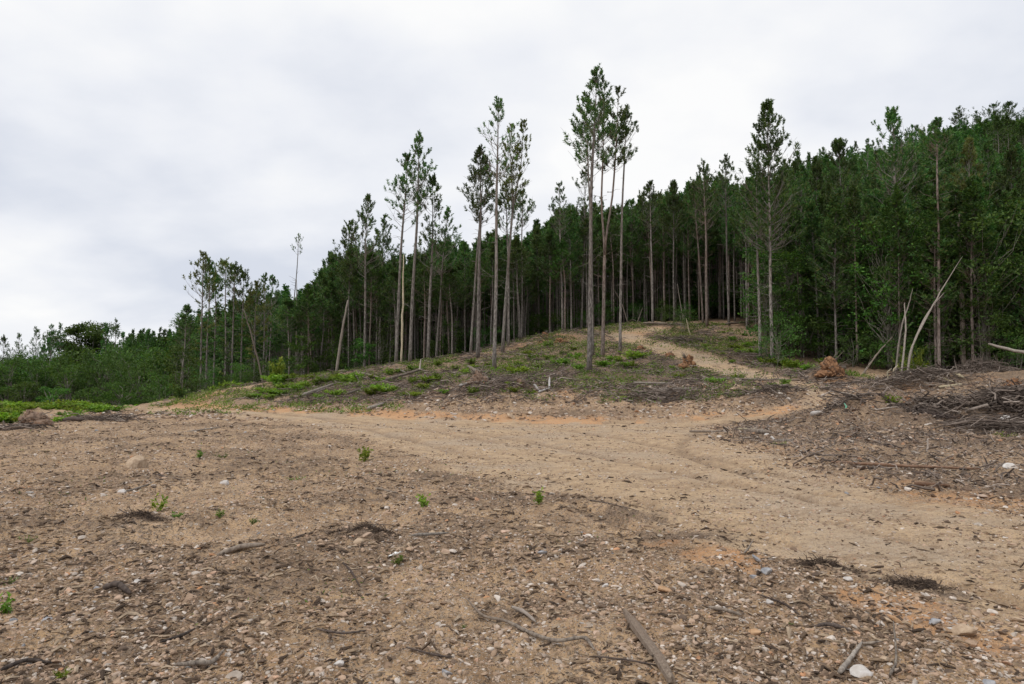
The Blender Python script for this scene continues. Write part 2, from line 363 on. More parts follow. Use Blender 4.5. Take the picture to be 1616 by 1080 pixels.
# ------------------------------------------------------------------ materials
class Mat:
    def __init__(s, name):
        s.m = bpy.data.materials.new(name); s.m.use_nodes = True; s.N = s.m.node_tree.nodes; s.L = s.m.node_tree.links
        s.bsdf = s.N['Principled BSDF']; s.bsdf.inputs['Roughness'].default_value = .9
        s.bsdf.inputs['Specular IOR Level'].default_value = .25
        s.out = s.N['Material Output']; s.geo = s.N.new('ShaderNodeNewGeometry'); s.oi = s.N.new('ShaderNodeObjectInfo')
        s.tc = s.N.new('ShaderNodeTexCoord')
    def map(s, src, scale=(1, 1, 1)):
        n = s.N.new('ShaderNodeMapping'); n.inputs['Scale'].default_value = scale; s.L.new(src, n.inputs[0]); return n.outputs[0]
    def noise(s, vec, scale, det=3, rough=.55, dist=0):
        n = s.N.new('ShaderNodeTexNoise'); n.inputs['Scale'].default_value = scale; n.inputs['Detail'].default_value = det
        n.inputs['Roughness'].default_value = rough; n.inputs['Distortion'].default_value = dist
        s.L.new(vec, n.inputs['Vector']); return n.outputs[0]
    def vor(s, vec, scale, feat='F1', rnd=1.0):
        n = s.N.new('ShaderNodeTexVoronoi'); n.feature = feat; n.inputs['Scale'].default_value = scale
        n.inputs['Randomness'].default_value = rnd; s.L.new(vec, n.inputs['Vector']); return n
    def math(s, op, a, b=0.0, c=0.0, clamp=False):
        n = s.N.new('ShaderNodeMath'); n.operation = op; n.use_clamp = clamp
        for i, q in enumerate((a, b, c)):
            if isinstance(q, (int, float)): n.inputs[i].default_value = q
            else: s.L.new(q, n.inputs[i])
        return n.outputs[0]
    def rng(s, v, a, b, c=0.0, d=1.0):
        n = s.N.new('ShaderNodeMapRange'); n.interpolation_type = 'SMOOTHSTEP'
        s.L.new(v, n.inputs[0])
        for i, q in enumerate((a, b, c, d)): n.inputs[i + 1].default_value = q
        return n.outputs[0]
    def mix(s, f, a, b, mode='MIX'):
        n = s.N.new('ShaderNodeMix'); n.data_type = 'RGBA'; n.blend_type = mode
        for i, q in ((0, f), (6, a), (7, b)):
            if isinstance(q, (int, float)): n.inputs[i].default_value = q
            elif isinstance(q, tuple): n.inputs[i].default_value = (*q, 1) if len(q) == 3 else q
            else: s.L.new(q, n.inputs[i])
        return n.outputs[2]
    def ramp(s, v, stops, const=False):
        n = s.N.new('ShaderNodeValToRGB'); s.L.new(v, n.inputs[0]); cr = n.color_ramp
        if const: cr.interpolation = 'CONSTANT'
        while len(cr.elements) < len(stops): cr.elements.new(.5)
        for e, (p, c) in zip(cr.elements, stops): e.position = p; e.color = (*c, 1)
        return n.outputs[0]
    def attr(s, name):
        n = s.N.new('ShaderNodeAttribute'); n.attribute_name = name; return n.outputs['Fac']
    def hsv(s, col, h=.5, sat=1.0, v=1.0):
        n = s.N.new('ShaderNodeHueSaturation'); s.L.new(col, n.inputs['Color'])
        for k, q in (('Hue', h), ('Saturation', sat), ('Value', v)):
            if isinstance(q, (int, float)): n.inputs[k].default_value = q
            else: s.L.new(q, n.inputs[k])
        return n.outputs[0]
    def bump(s, h, strength, dist):
        n = s.N.new('ShaderNodeBump'); n.inputs['Strength'].default_value = strength; n.inputs['Distance'].default_value = dist
        s.L.new(h, n.inputs['Height']); s.L.new(n.outputs[0], s.bsdf.inputs['Normal']); return n
    def col(s, c): s.L.new(c, s.bsdf.inputs['Base Color']); return s

def foliage_mat(name, stops, trans=.3, vary=.7):
    M = Mat(name)
    base = M.ramp(M.geo.outputs['Random Per Island'], stops)
    t = M.math('ADD', M.oi.outputs['Random'], M.attr('tint')); t = M.math('FRACT', t)
    pos = M.noise(M.geo.outputs['Position'], .55, 2)
    v = M.math('MULTIPLY_ADD', t, vary, 1 - vary / 2)
    v = M.math('MULTIPLY', v, M.rng(pos, .3, .7, .7, 1.3))
    h = M.math('MULTIPLY_ADD', t, .05, .470)
    c = M.hsv(base, h, 1.0, v); M.col(c); M.bsdf.inputs['Roughness'].default_value = .62
    tr = M.N.new('ShaderNodeBsdfTranslucent'); M.L.new(M.hsv(c, .49, 1.1, 1.3), tr.inputs[0])
    mx = M.N.new('ShaderNodeMixShader'); mx.inputs[0].default_value = trans
    M.L.new(M.bsdf.outputs[0], mx.inputs[1]); M.L.new(tr.outputs[0], mx.inputs[2]); M.L.new(mx.outputs[0], M.out.inputs[0])
    return M.m
NEEDLE = foliage_mat('pine needles', [(0, (.034, .080, .024)), (.5, (.058, .128, .032)), (.85, (.10, .18, .042)), (1, (.18, .18, .07))])
NEEDLE_YELLOW = foliage_mat('yellowing pine needles', [(0, (.075, .115, .03)), (.6, (.12, .16, .042)), (1, (.2, .18, .06))])
NEEDLE_DARK = foliage_mat('dark wood foliage', [(0, (.027, .070, .018)), (.6, (.048, .118, .024)), (1, (.10, .185, .034))])
LEAF = foliage_mat('broad leaves', [(0, (.038, .085, .018)), (.6, (.062, .135, .026)), (1, (.11, .20, .042))])
LEAF_DARK = foliage_mat('dark broad leaves', [(0, (.034, .080, .016)), (.6, (.058, .132, .022)), (1, (.11, .195, .032))])
WEED = foliage_mat('weed leaves', [(0, (.09, .16, .018)), (.6, (.16, .26, .032)), (1, (.26, .36, .06))], .35, .45)
WEED_YEL = foliage_mat('yellow green leaves', [(0, (.14, .2, .02)), (.6, (.2, .28, .04)), (1, (.3, .34, .06))], .35, .3)
GRASS = foliage_mat('short grass', [(0, (.07, .13, .02)), (.6, (.13, .22, .035)), (1, (.22, .26, .08))], .3, .4)

def bark_mat(name, dark, light, red, scale=1.0):
    M = Mat(name); o = M.tc.outputs['Object']
    v = M.map(o, (14 * scale, 14 * scale, 3.2 * scale)); n1 = M.noise(v, 1.0, 4, .65); vo = M.vor(v, .8)
    c = M.mix(M.rng(n1, .35, .65), dark, light)
    big = M.noise(M.map(o, (1, 1, .25)), 1.2, 3)
    c = M.mix(M.math('MULTIPLY', M.rng(big, .42, .7), .8), c, red)
    c = M.hsv(c, .5, 1.0, M.math('MULTIPLY_ADD', M.oi.outputs['Random'], .5, .75))
    M.col(c); M.bump(M.math('ADD', n1, M.math('MULTIPLY', vo.outputs[0], .6)), .8, .02); return M.m
BARK = bark_mat('pine bark', (.075, .064, .057), (.30, .272, .245), (.17, .135, .11))
BARK_RED = bark_mat('reddish pine bark', (.085, .062, .052), (.29, .24, .21), (.20, .135, .10))
BARK_GREY = bark_mat('grey hardwood bark', (.12, .11, .09), (.26, .24, .20), (.17, .16, .11))
DEADWOOD = bark_mat('weathered dead wood', (.11, .09, .075), (.27, .225, .18), (.16, .12, .09), 2.0)
PALE = bark_mat('bare pale wood', (.30, .25, .17), (.50, .43, .32), (.40, .33, .2), 2.0)
PALEGREY = bark_mat('bleached pole wood', (.19, .16, .135), (.33, .29, .245), (.22, .18, .15), 2.0)
WHITEWOOD = bark_mat('whitened wood', (.26, .24, .22), (.55, .53, .51), (.35, .32, .29), 3.0)
DARKWOOD = bark_mat('dark damp wood', (.04, .032, .028), (.11, .085, .07), (.08, .055, .045), 2.0)
def scatter_mat(name, stops, bumpy=.5):
    M = Mat(name); p = M.geo.outputs['Position']
    c = M.ramp(M.geo.outputs['Random Per Island'], stops)
    n1 = M.noise(p, 18, 4, .6); n2 = M.noise(p, 60, 3)
    c = M.mix(1.0, c, M.ramp(n1, [(.3, (.62, .58, .54)), (.7, (1.15, 1.1, 1.05))]), 'MULTIPLY'); M.col(c)
    M.bump(M.math('ADD', n1, M.math('MULTIPLY', n2, .5)), bumpy, .012); return M.m
STONE = scatter_mat('field stones', [(0, (.12, .09, .07)), (.2, (.24, .17, .12)), (.42, (.38, .28, .20)), (.65, (.44, .32, .235)), (.84, (.43, .385, .34)), (.95, (.62, .57, .52)), (1, (.46, .24, .12))])
RUBBLE = scatter_mat('broken spoil', [(0, (.08, .055, .042)), (.3, (.16, .11, .08)), (.5, (.26, .19, .14)), (.7, (.33, .24, .18)), (.82, (.38, .20, .11)), (.93, (.42, .37, .32)), (1, (.6, .56, .52))])
CHIP = scatter_mat('wood litter', [(0, (.05, .036, .027)), (.35, (.11, .078, .055)), (.55, (.2, .145, .10)), (.8, (.32, .245, .17)), (1, (.44, .36, .27))])
BRUSH = scatter_mat('brushwood', [(0, (.055, .043, .037)), (.4, (.13, .105, .088)), (.75, (.23, .19, .165)), (1, (.42, .37, .33))])
DARKFIB = scatter_mat('dark root fibres', [(0, (.05, .037, .03)), (.6, (.10, .075, .058)), (1, (.2, .15, .11))])
def rock_mat(name, a, b, c_):
    M = Mat(name); o = M.tc.outputs['Object']; n1 = M.noise(o, 9, 5, .65); n2 = M.noise(o, 40, 4, .6); n3 = M.noise(o, 3.5, 3)
    c = M.mix(M.rng(n1, .35, .65), a, b); c = M.mix(M.rng(n3, .5, .7), c, c_); M.col(c)
    M.bump(M.math('ADD', n1, M.math('MULTIPLY', n2, .5)), .7, .015); return M.m
ROCK_TAN = rock_mat('tan sandstone', (.34, .24, .16), (.52, .40, .28), (.25, .17, .11))
ROCK_PALE = rock_mat('pale quartz stone', (.42, .38, .34), (.60, .57, .54), (.34, .27, .21))
ROCK_GREY = rock_mat('grey slate stone', (.22, .22, .23), (.38, .38, .39), (.27, .23, .19))
ROCK_ORANGE = rock_mat('ochre stone', (.36, .21, .11), (.52, .34, .2), (.28, .15, .08))
EARTH = rock_mat('brown earth clod', (.15, .10, .07), (.27, .19, .14), (.22, .12, .07))
CLAYM = rock_mat('orange clay', (.17, .085, .045), (.38, .21, .11), (.085, .055, .038))
def plain(name, c, rough=.7):
    M = Mat(name); n = M.noise(M.tc.outputs['Object'], 30, 3); M.col(M.mix(n, tuple(q * .75 for q in c), tuple(q * 1.2 for q in c)))
    M.bsdf.inputs['Roughness'].default_value = rough; return M.m
MINT = plain('mint plastic scrap', (.25, .62, .42), .4)
NETTING = plain('black netting cloth', (.06, .057, .058), .75)
PETAL = plain('white petals', (.8, .8, .76))

def ground_mat():
    M = Mat('clearing soil'); p = M.geo.outputs['Position']
    road, clay, dark, wood = (M.attr(k) for k in ('road', 'clay', 'dark', 'wood'))
    flat = M.map(p, (1, 1, .35))
    nA = M.noise(flat, .33, 4, .6); nB = M.noise(flat, 2.1, 5, .65, .3); nC = M.noise(flat, 11, 5, .7); nD = M.noise(flat, 55, 4, .7)
    soil = M.mix(M.rng(nB, .38, .62), (.25, .16, .092), (.44, .295, .17))
    soil = M.mix(M.math('MULTIPLY', M.rng(nA, .48, .66), .75), soil, (.50, .345, .21))
    soil = M.mix(M.math('MULTIPLY', M.rng(nC, .5, .68), .85), soil, (.10, .068, .045))
    rd = M.mix(M.rng(nB, .35, .65), (.40, .28, .17), (.53, .38, .235))
    rd = M.mix(M.math('MULTIPLY', M.rng(nA, .46, .62), .6), rd, (.42, .335, .25))
    # dragged and driven streaks along the road
    st = M.noise(M.map(p, (.55, 5.0, 1)), 1.0, 4, .65, .6)
    rd = M.mix(M.math('MULTIPLY', M.rng(st, .5, .66), .6), rd, (.25, .165, .10))
    rd = M.mix(M.math('MULTIPLY', M.rng(nC, .52, .68), .6), rd, (.19, .13, .085))
    rut = M.attr('rut'); rd = M.mix(M.math('MULTIPLY', M.math('MULTIPLY', rut, M.rng(nC, .35, .6, .5, 1.0)), .8), rd, (.16, .105, .066))
    rm = M.math('ADD', road, M.math('MULTIPLY', M.math('SUBTRACT', nC, .5), .9)); rm = M.rng(rm, .2, .85)
    c = M.mix(rm, soil, rd)
    # gravel: three sizes of irregular cells, each with its own tone
    stops = [(0, (.09, .065, .05)), (.25, (.19, .14, .10)), (.5, (.34, .255, .18)), (.72, (.43, .35, .28)), (.9, (.38, .22, .12)), (1, (.62, .56, .5))]
    h = None
    warp = M.N.new('ShaderNodeVectorMath'); warp.operation = 'MULTIPLY_ADD'
    nn = M.N.new('ShaderNodeTexNoise'); nn.inputs['Scale'].default_value = 22; M.L.new(p, nn.inputs['Vector'])
    M.L.new(nn.outputs['Color'], warp.inputs[0]); warp.inputs[1].default_value = (.03, .03, .03); M.L.new(p, warp.inputs[2])
    for sc, th, rk in ((17, .70, .8), (38, .50, .95), (85, .35, 1.0)):
        v = M.vor(warp.outputs[0], sc); sepc = M.N.new('ShaderNodeSeparateColor'); M.L.new(v.outputs['Color'], sepc.inputs[0])
        pres = M.rng(sepc.outputs[0], th, th + .02)
        pres = M.math('MULTIPLY', pres, M.math('SUBTRACT', 1.0, M.math('MULTIPLY', rm, .45)))
        edge = M.rng(v.outputs['Distance'], .55, .35); mask = M.math('MULTIPLY', pres, edge)
        tone = M.ramp(sepc.outputs[1], stops)
        c = M.mix(M.math('MULTIPLY', mask, rk), c, tone)
        hh = M.math('MULTIPLY', mask, M.math('SUBTRACT', .6, v.outputs['Distance'])); hh = M.math('MULTIPLY', hh, 20.0 / sc)
        h = hh if h is None else M.math('ADD', h, hh)
    cl = M.math('MULTIPLY', M.rng(M.math('ADD', M.math('MULTIPLY', clay, .75), M.math('MULTIPLY', M.math('SUBTRACT', M.noise(flat, 4.5, 6, .7), .5), 1.3)), .22, .62), M.rng(nC, .35, .6, .35, .95), 0, True)
    c = M.mix(cl, c, M.mix(nB, (.44, .22, .10), (.54, .32, .17)))
    dk = M.math('ADD', dark, M.math('MULTIPLY', M.math('SUBTRACT', nC, .5), .9)); dk = M.math('MULTIPLY', M.rng(dk, .25, .8), .85)
    c = M.mix(dk, c, M.mix(M.rng(nD, .4, .6), (.062, .044, .033), (.22, .16, .118)))
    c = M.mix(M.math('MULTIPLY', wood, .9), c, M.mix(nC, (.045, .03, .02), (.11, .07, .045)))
    M.col(c); M.bsdf.inputs['Roughness'].default_value = .95; M.bsdf.inputs['Specular IOR Level'].default_value = .12
    hh = M.math('ADD', M.math('MULTIPLY', nC, 1.2), M.math('MULTIPLY', nD, .5)); h = M.math('ADD', h, hh)
    M.bump(h, 1.0, .03); return M.m
SOIL = ground_mat()

# ------------------------------------------------------------------ names and labels
def tag(o, label, cat=None, group=None, kind=None):
    if label: o['label'] = label
    if cat: o['category'] = cat
    if group: o['group'] = group
    if kind: o['kind'] = kind
    return o
def empty(name, loc, rz=0.0):
    o = bpy.data.objects.new(name, None); COL.objects.link(o); o.location = loc; o.rotation_euler = (0, 0, rz); o.empty_display_size = .3
    return o
ORD = ['nearest', 'second', 'third', 'fourth', 'fifth', 'sixth', 'seventh', 'eighth', 'ninth', 'tenth', 'eleventh', 'twelfth', 'thirteenth', 'fourteenth', 'fifteenth', 'sixteenth', 'seventeenth', 'eighteenth', 'nineteenth', 'twentieth']
LAND = [(-400, 'the left frame edge'), (131, 'the big round tree'), (222, 'the broad green tree'), (318, 'the leafiest left pine'), (357, 'the flat wispy pine'), (402, 'the low greener pine'), (467, 'the bare dead pole'), (530, 'the broken leaning trunk'), (575, 'the upright bunched pine'),
        (633, 'the pale yellowish pole'), (688, 'the spiky pine'), (742, 'the dense dark pine'), (780, 'the lacy tall pine'), (823, 'the small-topped pine'), (888, 'the slender lone pine'), (930, 'the tallest pine'), (979, 'the slim pale-trunked pine'), (1031, 'the lone edge pine'),
        (1075, 'the pale broken stem'), (1115, 'the reddish pine pair'), (1152, 'the pointed edge pine'), (1210, 'the big pointed pine'), (1250, 'the crooked sapling'), (1312, 'the upturned root mass'), (1345, 'the bushy dark pine'), (1425, 'the stout leaning pine'),
        (1480, 'the thin reddish pine'), (1520, 'the thick snag'), (1570, 'the jutting pale log'), (1616, 'the right frame edge'), (2200, 'far beyond')]
_slot = {}
def between(px, what):
    i = max(k for k in range(len(LAND) - 1) if LAND[k][0] <= px or k == 0)
    n_ = _slot[(i, what)] = _slot.get((i, what), 0) + 1
    o_ = ORD[min(n_, 20) - 1]
    if i == len(LAND) - 2: return f'{o_} {what} outside the right frame edge'
    return f'{o_} {what} back, from {LAND[i][1]} to {LAND[i + 1][1]}'
def copy_thing(src, loc, rz, scale, label, group=None):
    r = src.copy(); COL.objects.link(r); r.location = loc; r.rotation_euler = (0, 0, rz); r.scale = scale
    r['label'] = label
    if group: r['group'] = group
    for ch in list(src.children):
        c = ch.copy(); COL.objects.link(c); c.parent = r
        for g in ch.children:
            d = g.copy(); COL.objects.link(d); d.parent = c
    return r

# ------------------------------------------------------------------ ground sheet
def build_ground():
    dense = np.radians(np.arange(-50, 50.001, .125)); coarse = np.radians(np.arange(52, 308.001, 4.0))
    ang = np.concatenate([dense, coarse]); na = len(ang)
    rr = [0.4]
    while rr[-1] < 3000:
        r = rr[-1]; rr.append(r * (1.012 if r < 3 else 1.0055 if r < 30 else 1.0045 if r < 85 else 1.03))
    rr = np.array(rr); nr = len(rr)
    A, Q = np.meshgrid(ang, rr); x = (Q * np.sin(A)).ravel(); y = (Q * np.cos(A)).ravel()
    z = ground(x, y); road, clay, dark, wood, s1 = masks(x, y)
    V = np.concatenate([np.stack([x, y, z], 1), [[0, 0, 0]]])
    i = np.arange(nr * na).reshape(nr, na); j = np.roll(i, -1, 1)
    Fq = np.stack([i[:-1], j[:-1], j[1:], i[1:]], -1).reshape(-1, 4)[:, ::-1]
    mb = MB(); mb.add(V, Fq); c = nr * na
    mb.f.append(np.stack([np.full(na, c), j[0], i[0]], 1)); mb.m.append(np.zeros(na, int))
    o = mb.obj('ground', [SOIL], smooth=True)
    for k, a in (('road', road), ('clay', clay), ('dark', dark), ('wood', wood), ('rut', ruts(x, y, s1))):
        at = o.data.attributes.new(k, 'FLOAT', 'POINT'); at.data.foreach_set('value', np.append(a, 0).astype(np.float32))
    tag(o, None, kind='structure'); return o
build_ground()

# ------------------------------------------------------------------ pines
def pine_parts(seed, H, cb=.6, cr=2.0, nb=40, r0=.17, lean=(0, 0), sub=5, tuft=.6, k=22, wid=.032, sh=.85, keepf=.40, topx=1.25, fork=None, sides=9,
               dead=22, thin_low=True, mat=NEEDLE, bark=BARK, wob=.006, drop=.0, elev=(22, 58), droop=0.0, leader=True, lowleaf=0):
    rs = R(seed); T = MB(); C = MB()
    K = 16; t = np.linspace(0, 1, K)
    ph = rs.rand(4) * 6.283
    def axis(tt):
        tt = np.asarray(tt, float)
        x = lean[0] * tt ** 1.15 + H * wob * (np.sin(tt * 5 + ph[0]) - np.sin(ph[0])) * tt * .8 + H * wob * .4 * np.sin(tt * 11 + ph[1]) * tt
        y = lean[1] * tt ** 1.15 + H * wob * (np.sin(tt * 4 + ph[2]) - np.sin(ph[2])) * tt * .8
        return np.stack([x, y, tt * H], -1)
    def rad_at(tt): return .76 * r0 * (1.0 - .62 * tt ** 1.1) * (1 - .75 * sstep(cb, 1, tt)) * (1 + .35 * np.exp(-tt * 40)) + .006
    stems = [(axis, 0.0, 1.0)]
    P = axis(t); P[0, 2] -= .35
    if fork is None:
        tubes(T, P[None], rad_at(t)[None], sides)
    else:
        ft, sep = fork
        tl = np.linspace(0, ft, 9); q = axis(tl); q[0, 2] -= .35; tubes(T, q[None], rad_at(tl)[None], sides)
        def stem(sgn, hh):
            def f(tt):
                b = axis(tt * 1.0); g = sstep(0, .25, tt - ft) * sep * .5 * sgn + (np.maximum(tt - ft, 0)) * sep * .5 * sgn
                b = b.copy(); b[..., 0] += g; b[..., 2] = tt * H * 1.0 - np.maximum(tt - ft, 0) * H * (1 - hh); return b
            return f
        stems = [(stem(-1, .96), ft, 1.0), (stem(1, 1.0), ft, 1.0)]
        for f, _, _ in stems:
            tu = np.linspace(ft - .01, 1, 12); tubes(T, f(tu)[None], rad_at(tu)[None] * np.where(tu < ft, 1, .78)[None], sides)
    # dead stubs under the crown
    if dead:
        td = rs.uniform(max(.12, cb * .35), cb, dead); a = rs.rand(dead) * 6.283; L = rs.uniform(.15, 1.3, dead)
        p0 = axis(td); p1 = p0 + np.stack([np.cos(a) * L, np.sin(a) * L, L * rs.uniform(-.2, .6, dead)], 1)
        tubes(T, bent(p0, p1, 4, .08, rs), np.linspace(.018, .006, 4)[None] * np.ones((dead, 1)), 4)
    dropsec = rs.rand() * 6.283
    tc_, td_ = [], []
    for axf, ft, sc in stems:
        nbb = nb if fork is None else int(nb * .62)
        s = np.sort(rs.rand(nbb) ** topx); tt = cb + (1 - cb) * s * .985
        if leader: tt[-3:] = [.955, .975, .99]
        s = (tt - cb) / (1 - cb)
        az = np.arange(nbb) * 2.4 + rs.normal(size=nbb) * .5
        L = cr * (1 - s) ** sh * (.5 + .5 * np.minimum(1, s / .25)) * rs.uniform(.5, 1.2, nbb) + .18
        L *= 1 - drop * (np.cos(az - dropsec) > .3)
        el = np.radians(elev[0] + (elev[1] - elev[0]) * s + rs.normal(size=nbb) * 8)
        o = axf(tt); hd = np.stack([np.cos(az), np.sin(az), np.zeros(nbb)], 1)
        kk = 5; u = np.linspace(0, 1, kk)
        P = o[:, None] + hd[:, None] * (L * np.cos(el))[:, None, None] * u[None, :, None]
        zc = (L * np.sin(el))[:, None] * u[None] + (L * .35)[:, None] * (u[None] ** 2.2) - droop * L[:, None] * np.sin(u * math.pi)[None]
        P[..., 2] += zc; P += rs.normal(size=P.shape) * (.04 * L)[:, None, None] * u[None, :, None]
        rb = (.007 + .010 * L)[:, None] * (1 - .8 * u[None])
        tubes(C, P, rb, 4, 1)
        # side shoots
        for j in range(sub):
            f = rs.uniform(.32, 1.0, nbb); idx = np.minimum((f * (kk - 1)).astype(int), kk - 2); fr = (f * (kk - 1) - idx)[:, None]
            b0 = P[np.arange(nbb), idx] * (1 - fr) + P[np.arange(nbb), idx + 1] * fr
            bd = nrm(P[:, -1] - P[:, 1]); lat = nrm(np.cross(bd, [0, 0, 1.0])) * np.where(rs.rand(nbb) < .5, -1, 1)[:, None]
            dd = nrm(bd * rs.uniform(.3, 1, (nbb, 1)) + lat * rs.uniform(.3, 1.2, (nbb, 1)) + np.array([0, 0, 1]) * rs.uniform(-.1, .9, (nbb, 1)))
            ls = (L * rs.uniform(.2, .55, nbb) + .12)[:, None]; e = b0 + dd * ls
            keep = rs.rand(nbb) < ((np.where(s < .3, .22 + 2.6 * s, 1.0) if thin_low else 1) * keepf)
            tubes(C, np.stack([b0, (b0 + e) / 2 + [0, 0, .02], e], 1), np.array([[.011, .008, .005]]) * np.ones((nbb, 1)), 3, 1, cap=False)
            tc_.append(e[keep]); td_.append((dd * .7 + [0, 0, .8])[keep])
            if rs.rand() < .3: tc_.append(((b0 + e) / 2)[keep]); td_.append((dd * .6 + [0, 0, .9])[keep])
        tipk = rs.rand(nbb) < (np.where(s < .25, .4 + 2 * s, 1.0) if thin_low else 1)
        tc_.append(P[tipk, -1]); td_.append(nrm(P[tipk, -1] - P[tipk, -2]) * .8 + [0, 0, .7])
        if leader:
            tops = axf(np.array([.955, .98, 1.0, 1.0])); tc_.append(tops); td_.append(np.array([[.2, 0, 1], [-.2, .1, 1], [0, 0, 1.0], [.1, -.1, 1]]))
    if lowleaf:                                # short leafy shoots low on the stem
        tl = rs.uniform(.25, cb + .05, lowleaf); a = rs.rand(lowleaf) * 6.283; L = rs.uniform(.3, 1.3, lowleaf)
        p0 = axis(tl); p1 = p0 + np.stack([np.cos(a) * L, np.sin(a) * L, L * .3], 1)
        tubes(C, np.stack([p0, (p0 + p1) / 2, p1], 1), np.array([[.012, .008, .005]]) * np.ones((lowleaf, 1)), 3, 1, cap=False)
        tc_ += [p1, (p0 + p1) / 2 + rs.normal(size=p0.shape) * .12]; td_ += [p1 - p0, p1 - p0]
    cc = np.concatenate(tc_); dd = np.concatenate(td_); hs_ = np.clip(cc[:, 2] / H, 0, 1); dd = dd + rs.normal(size=dd.shape) * .25
    tufts(C, cc - nrm(dd) * tuft * .3, dd, tuft * rs.uniform(.65, 1.2, len(cc)) * (1 - .3 * sstep(cb + .5 * (1 - cb), 1, hs_)), wid, k, rs, 0)
    return T, C, (mat, bark)
def pine_thing(loc, label, name='pine_tree', cat='pine tree', group=None, rz=0, **kw):
    T, C, (mat, bark) = pine_parts(**kw)
    r = empty(name, loc, rz); T.obj('trunk', [bark], r, smooth=True); C.obj('crown', [mat, bark], r)
    tag(r, label, cat, group); return r
def at(px, Y):
    x = (px - CX) / F * Y; return x, Y, gz(x, Y)
def hero(bx, tx, ty, Y, label, cbpy, **kw):
    """a pine whose stem starts under photo column bx at depth Y and whose tip reaches (tx, ty); cbpy = row of the crown's base"""
    x, y, z = at(bx, Y); top = W(tx, ty, Y); H = top[2] - z
    cb = (W(tx, cbpy, Y)[2] - z) / H
    pine_thing((x, y, z - .02), label, H=H, cb=cb, lean=(top[0] - x, 0), **kw)
TALL = 'tall pines left standing on the mound'
hero(930, 940, 110, 48, 'tallest pine, broad tufted crown leaning left over its thick bare trunk on the mound', 285, seed=1, cr=2.3, nb=64, r0=.215, sub=6, group=TALL)
hero(951, 965, 142, 54, 'forked tall pine, its trunk splitting into two stems, just right of the tallest pine', 275, seed=2, cr=1.5, nb=56, r0=.19, fork=(.38, .75), sub=5, group=TALL, bark=BARK_RED)
hero(979, 984, 180, 56, 'slim pale-trunked tall pine at the right end of the mound group by the track', 262, seed=3, cr=1.5, nb=42, r0=.155, sub=5, group=TALL)
hero(936, 926, 150, 55, 'thin pine partly hidden behind the tallest pine, crown merging with it', 250, seed=4, cr=1.6, nb=36, r0=.13, sub=5, group=TALL)
hero(888, 884, 292, 74, 'slender pine with a small open tufted top, alone left of the tallest pine', 375, seed=5, cr=1.9, nb=36, r0=.15, group=TALL)
hero(918, 925, 262, 76, 'pine with a loose crown standing behind and left of the tallest pine', 370, seed=6, cr=2.3, nb=48, r0=.16, group=TALL)
hero(780, 789, 156, 52, 'very tall pine with a thin lacy crown and straight grey trunk in the middle group', 290, seed=7, cr=1.9, nb=52, r0=.19, sub=5, tuft=.5, k=14, keepf=.3, group=TALL)
hero(793, 818, 192, 60, 'leaning forked pine with yellowish crown right of the very tall lacy pine', 325, seed=8, cr=1.7, nb=62, r0=.18, fork=(.6, .8), sub=6, mat=NEEDLE_YELLOW, tuft=.5, group=TALL)
hero(803, 800, 290, 64, 'lower pine whose dark crown fills in behind the leaning forked pine', 380, seed=9, cr=1.8, nb=40, r0=.14, group=TALL)
hero(754, 757, 235, 58, 'dense dark-crowned pine left of the very tall lacy pine', 360, seed=10, cr=2.2, nb=58, r0=.19, sub=6, tuft=.6, keepf=.45, group=TALL)
hero(742, 768, 250, 63, 'thin pine tucked behind the dense dark-crowned pine, leaning right', 340, seed=11, cr=1.5, nb=34, r0=.14, group=TALL)
hero(823, 826, 302, 72, 'small-topped pine right of the leaning forked pine', 365, seed=12, cr=1.7, nb=32, r0=.13, group=TALL)
hero(647, 661, 211, 60, 'tall pine with the highest crown of the left group, grey trunk leaning right', 345, seed=13, cr=2.1, nb=58, r0=.205, sub=6, group=TALL)
hero(625, 641, 246, 61, 'leaning pine with a one-sided drooping crown left of the highest of the left group', 370, seed=14, cr=2.2, nb=46, r0=.19, drop=.45, group=TALL)
hero(675, 684, 280, 62, 'pine with an open straggly crown right of the highest pine of the left group', 440, seed=15, cr=2.4, nb=56, r0=.17, group=TALL)
hero(688, 708, 332, 66, 'pine with a pointed spiky top between the left and middle groups', 440, seed=16, cr=2.3, nb=50, r0=.14, group=TALL)
hero(575, 581, 312, 66, 'upright pine with bunched tufts standing left of the leaning one-sided pine', 440, seed=17, cr=2.5, nb=54, r0=.17, group=TALL)
hero(598, 604, 342, 70, 'slightly lower pine right beside the upright pine with bunched tufts', 445, seed=18, cr=2.2, nb=46, r0=.15, group=TALL)
hero(560, 556, 352, 72, 'dense bushy pine at the left shoulder of the tall pines', 450, seed=19, cr=3.0, nb=56, r0=.15, tuft=.65, keepf=.55, group=TALL)
hero(455, 470, 371, 74, 'very thin leaning pine with only a tiny tuft of foliage at its tip', 412, seed=20, cr=.9, nb=15, r0=.10, sub=2, tuft=.4, k=10, dead=14, group=TALL)
RT = 'pines along the right hand wood edge'
hero(1219, 1209, 163, 52, 'big pointed pine with a broad full crown rising above the right wood edge', 400, seed=30, cr=3.6, nb=92, r0=.165, sub=8, tuft=.62, keepf=.75, lowleaf=14, group=RT)
hero(1200, 1196, 262, 54, 'pine close beside and left of the big pointed pine', 400, seed=31, cr=2.2, nb=44, r0=.16, sub=6, lowleaf=20, group=RT)
hero(1117, 1110, 254, 74, 'pine with a reddish trunk leaning left behind the end of the track', 365, seed=32, cr=2.6, nb=52, r0=.19, bark=BARK_RED, group=RT)
hero(1111, 1096, 290, 77, 'slighter pine paired with the reddish leaning one behind the track', 380, seed=33, cr=2.0, nb=40, r0=.15, bark=BARK_RED, group=RT)
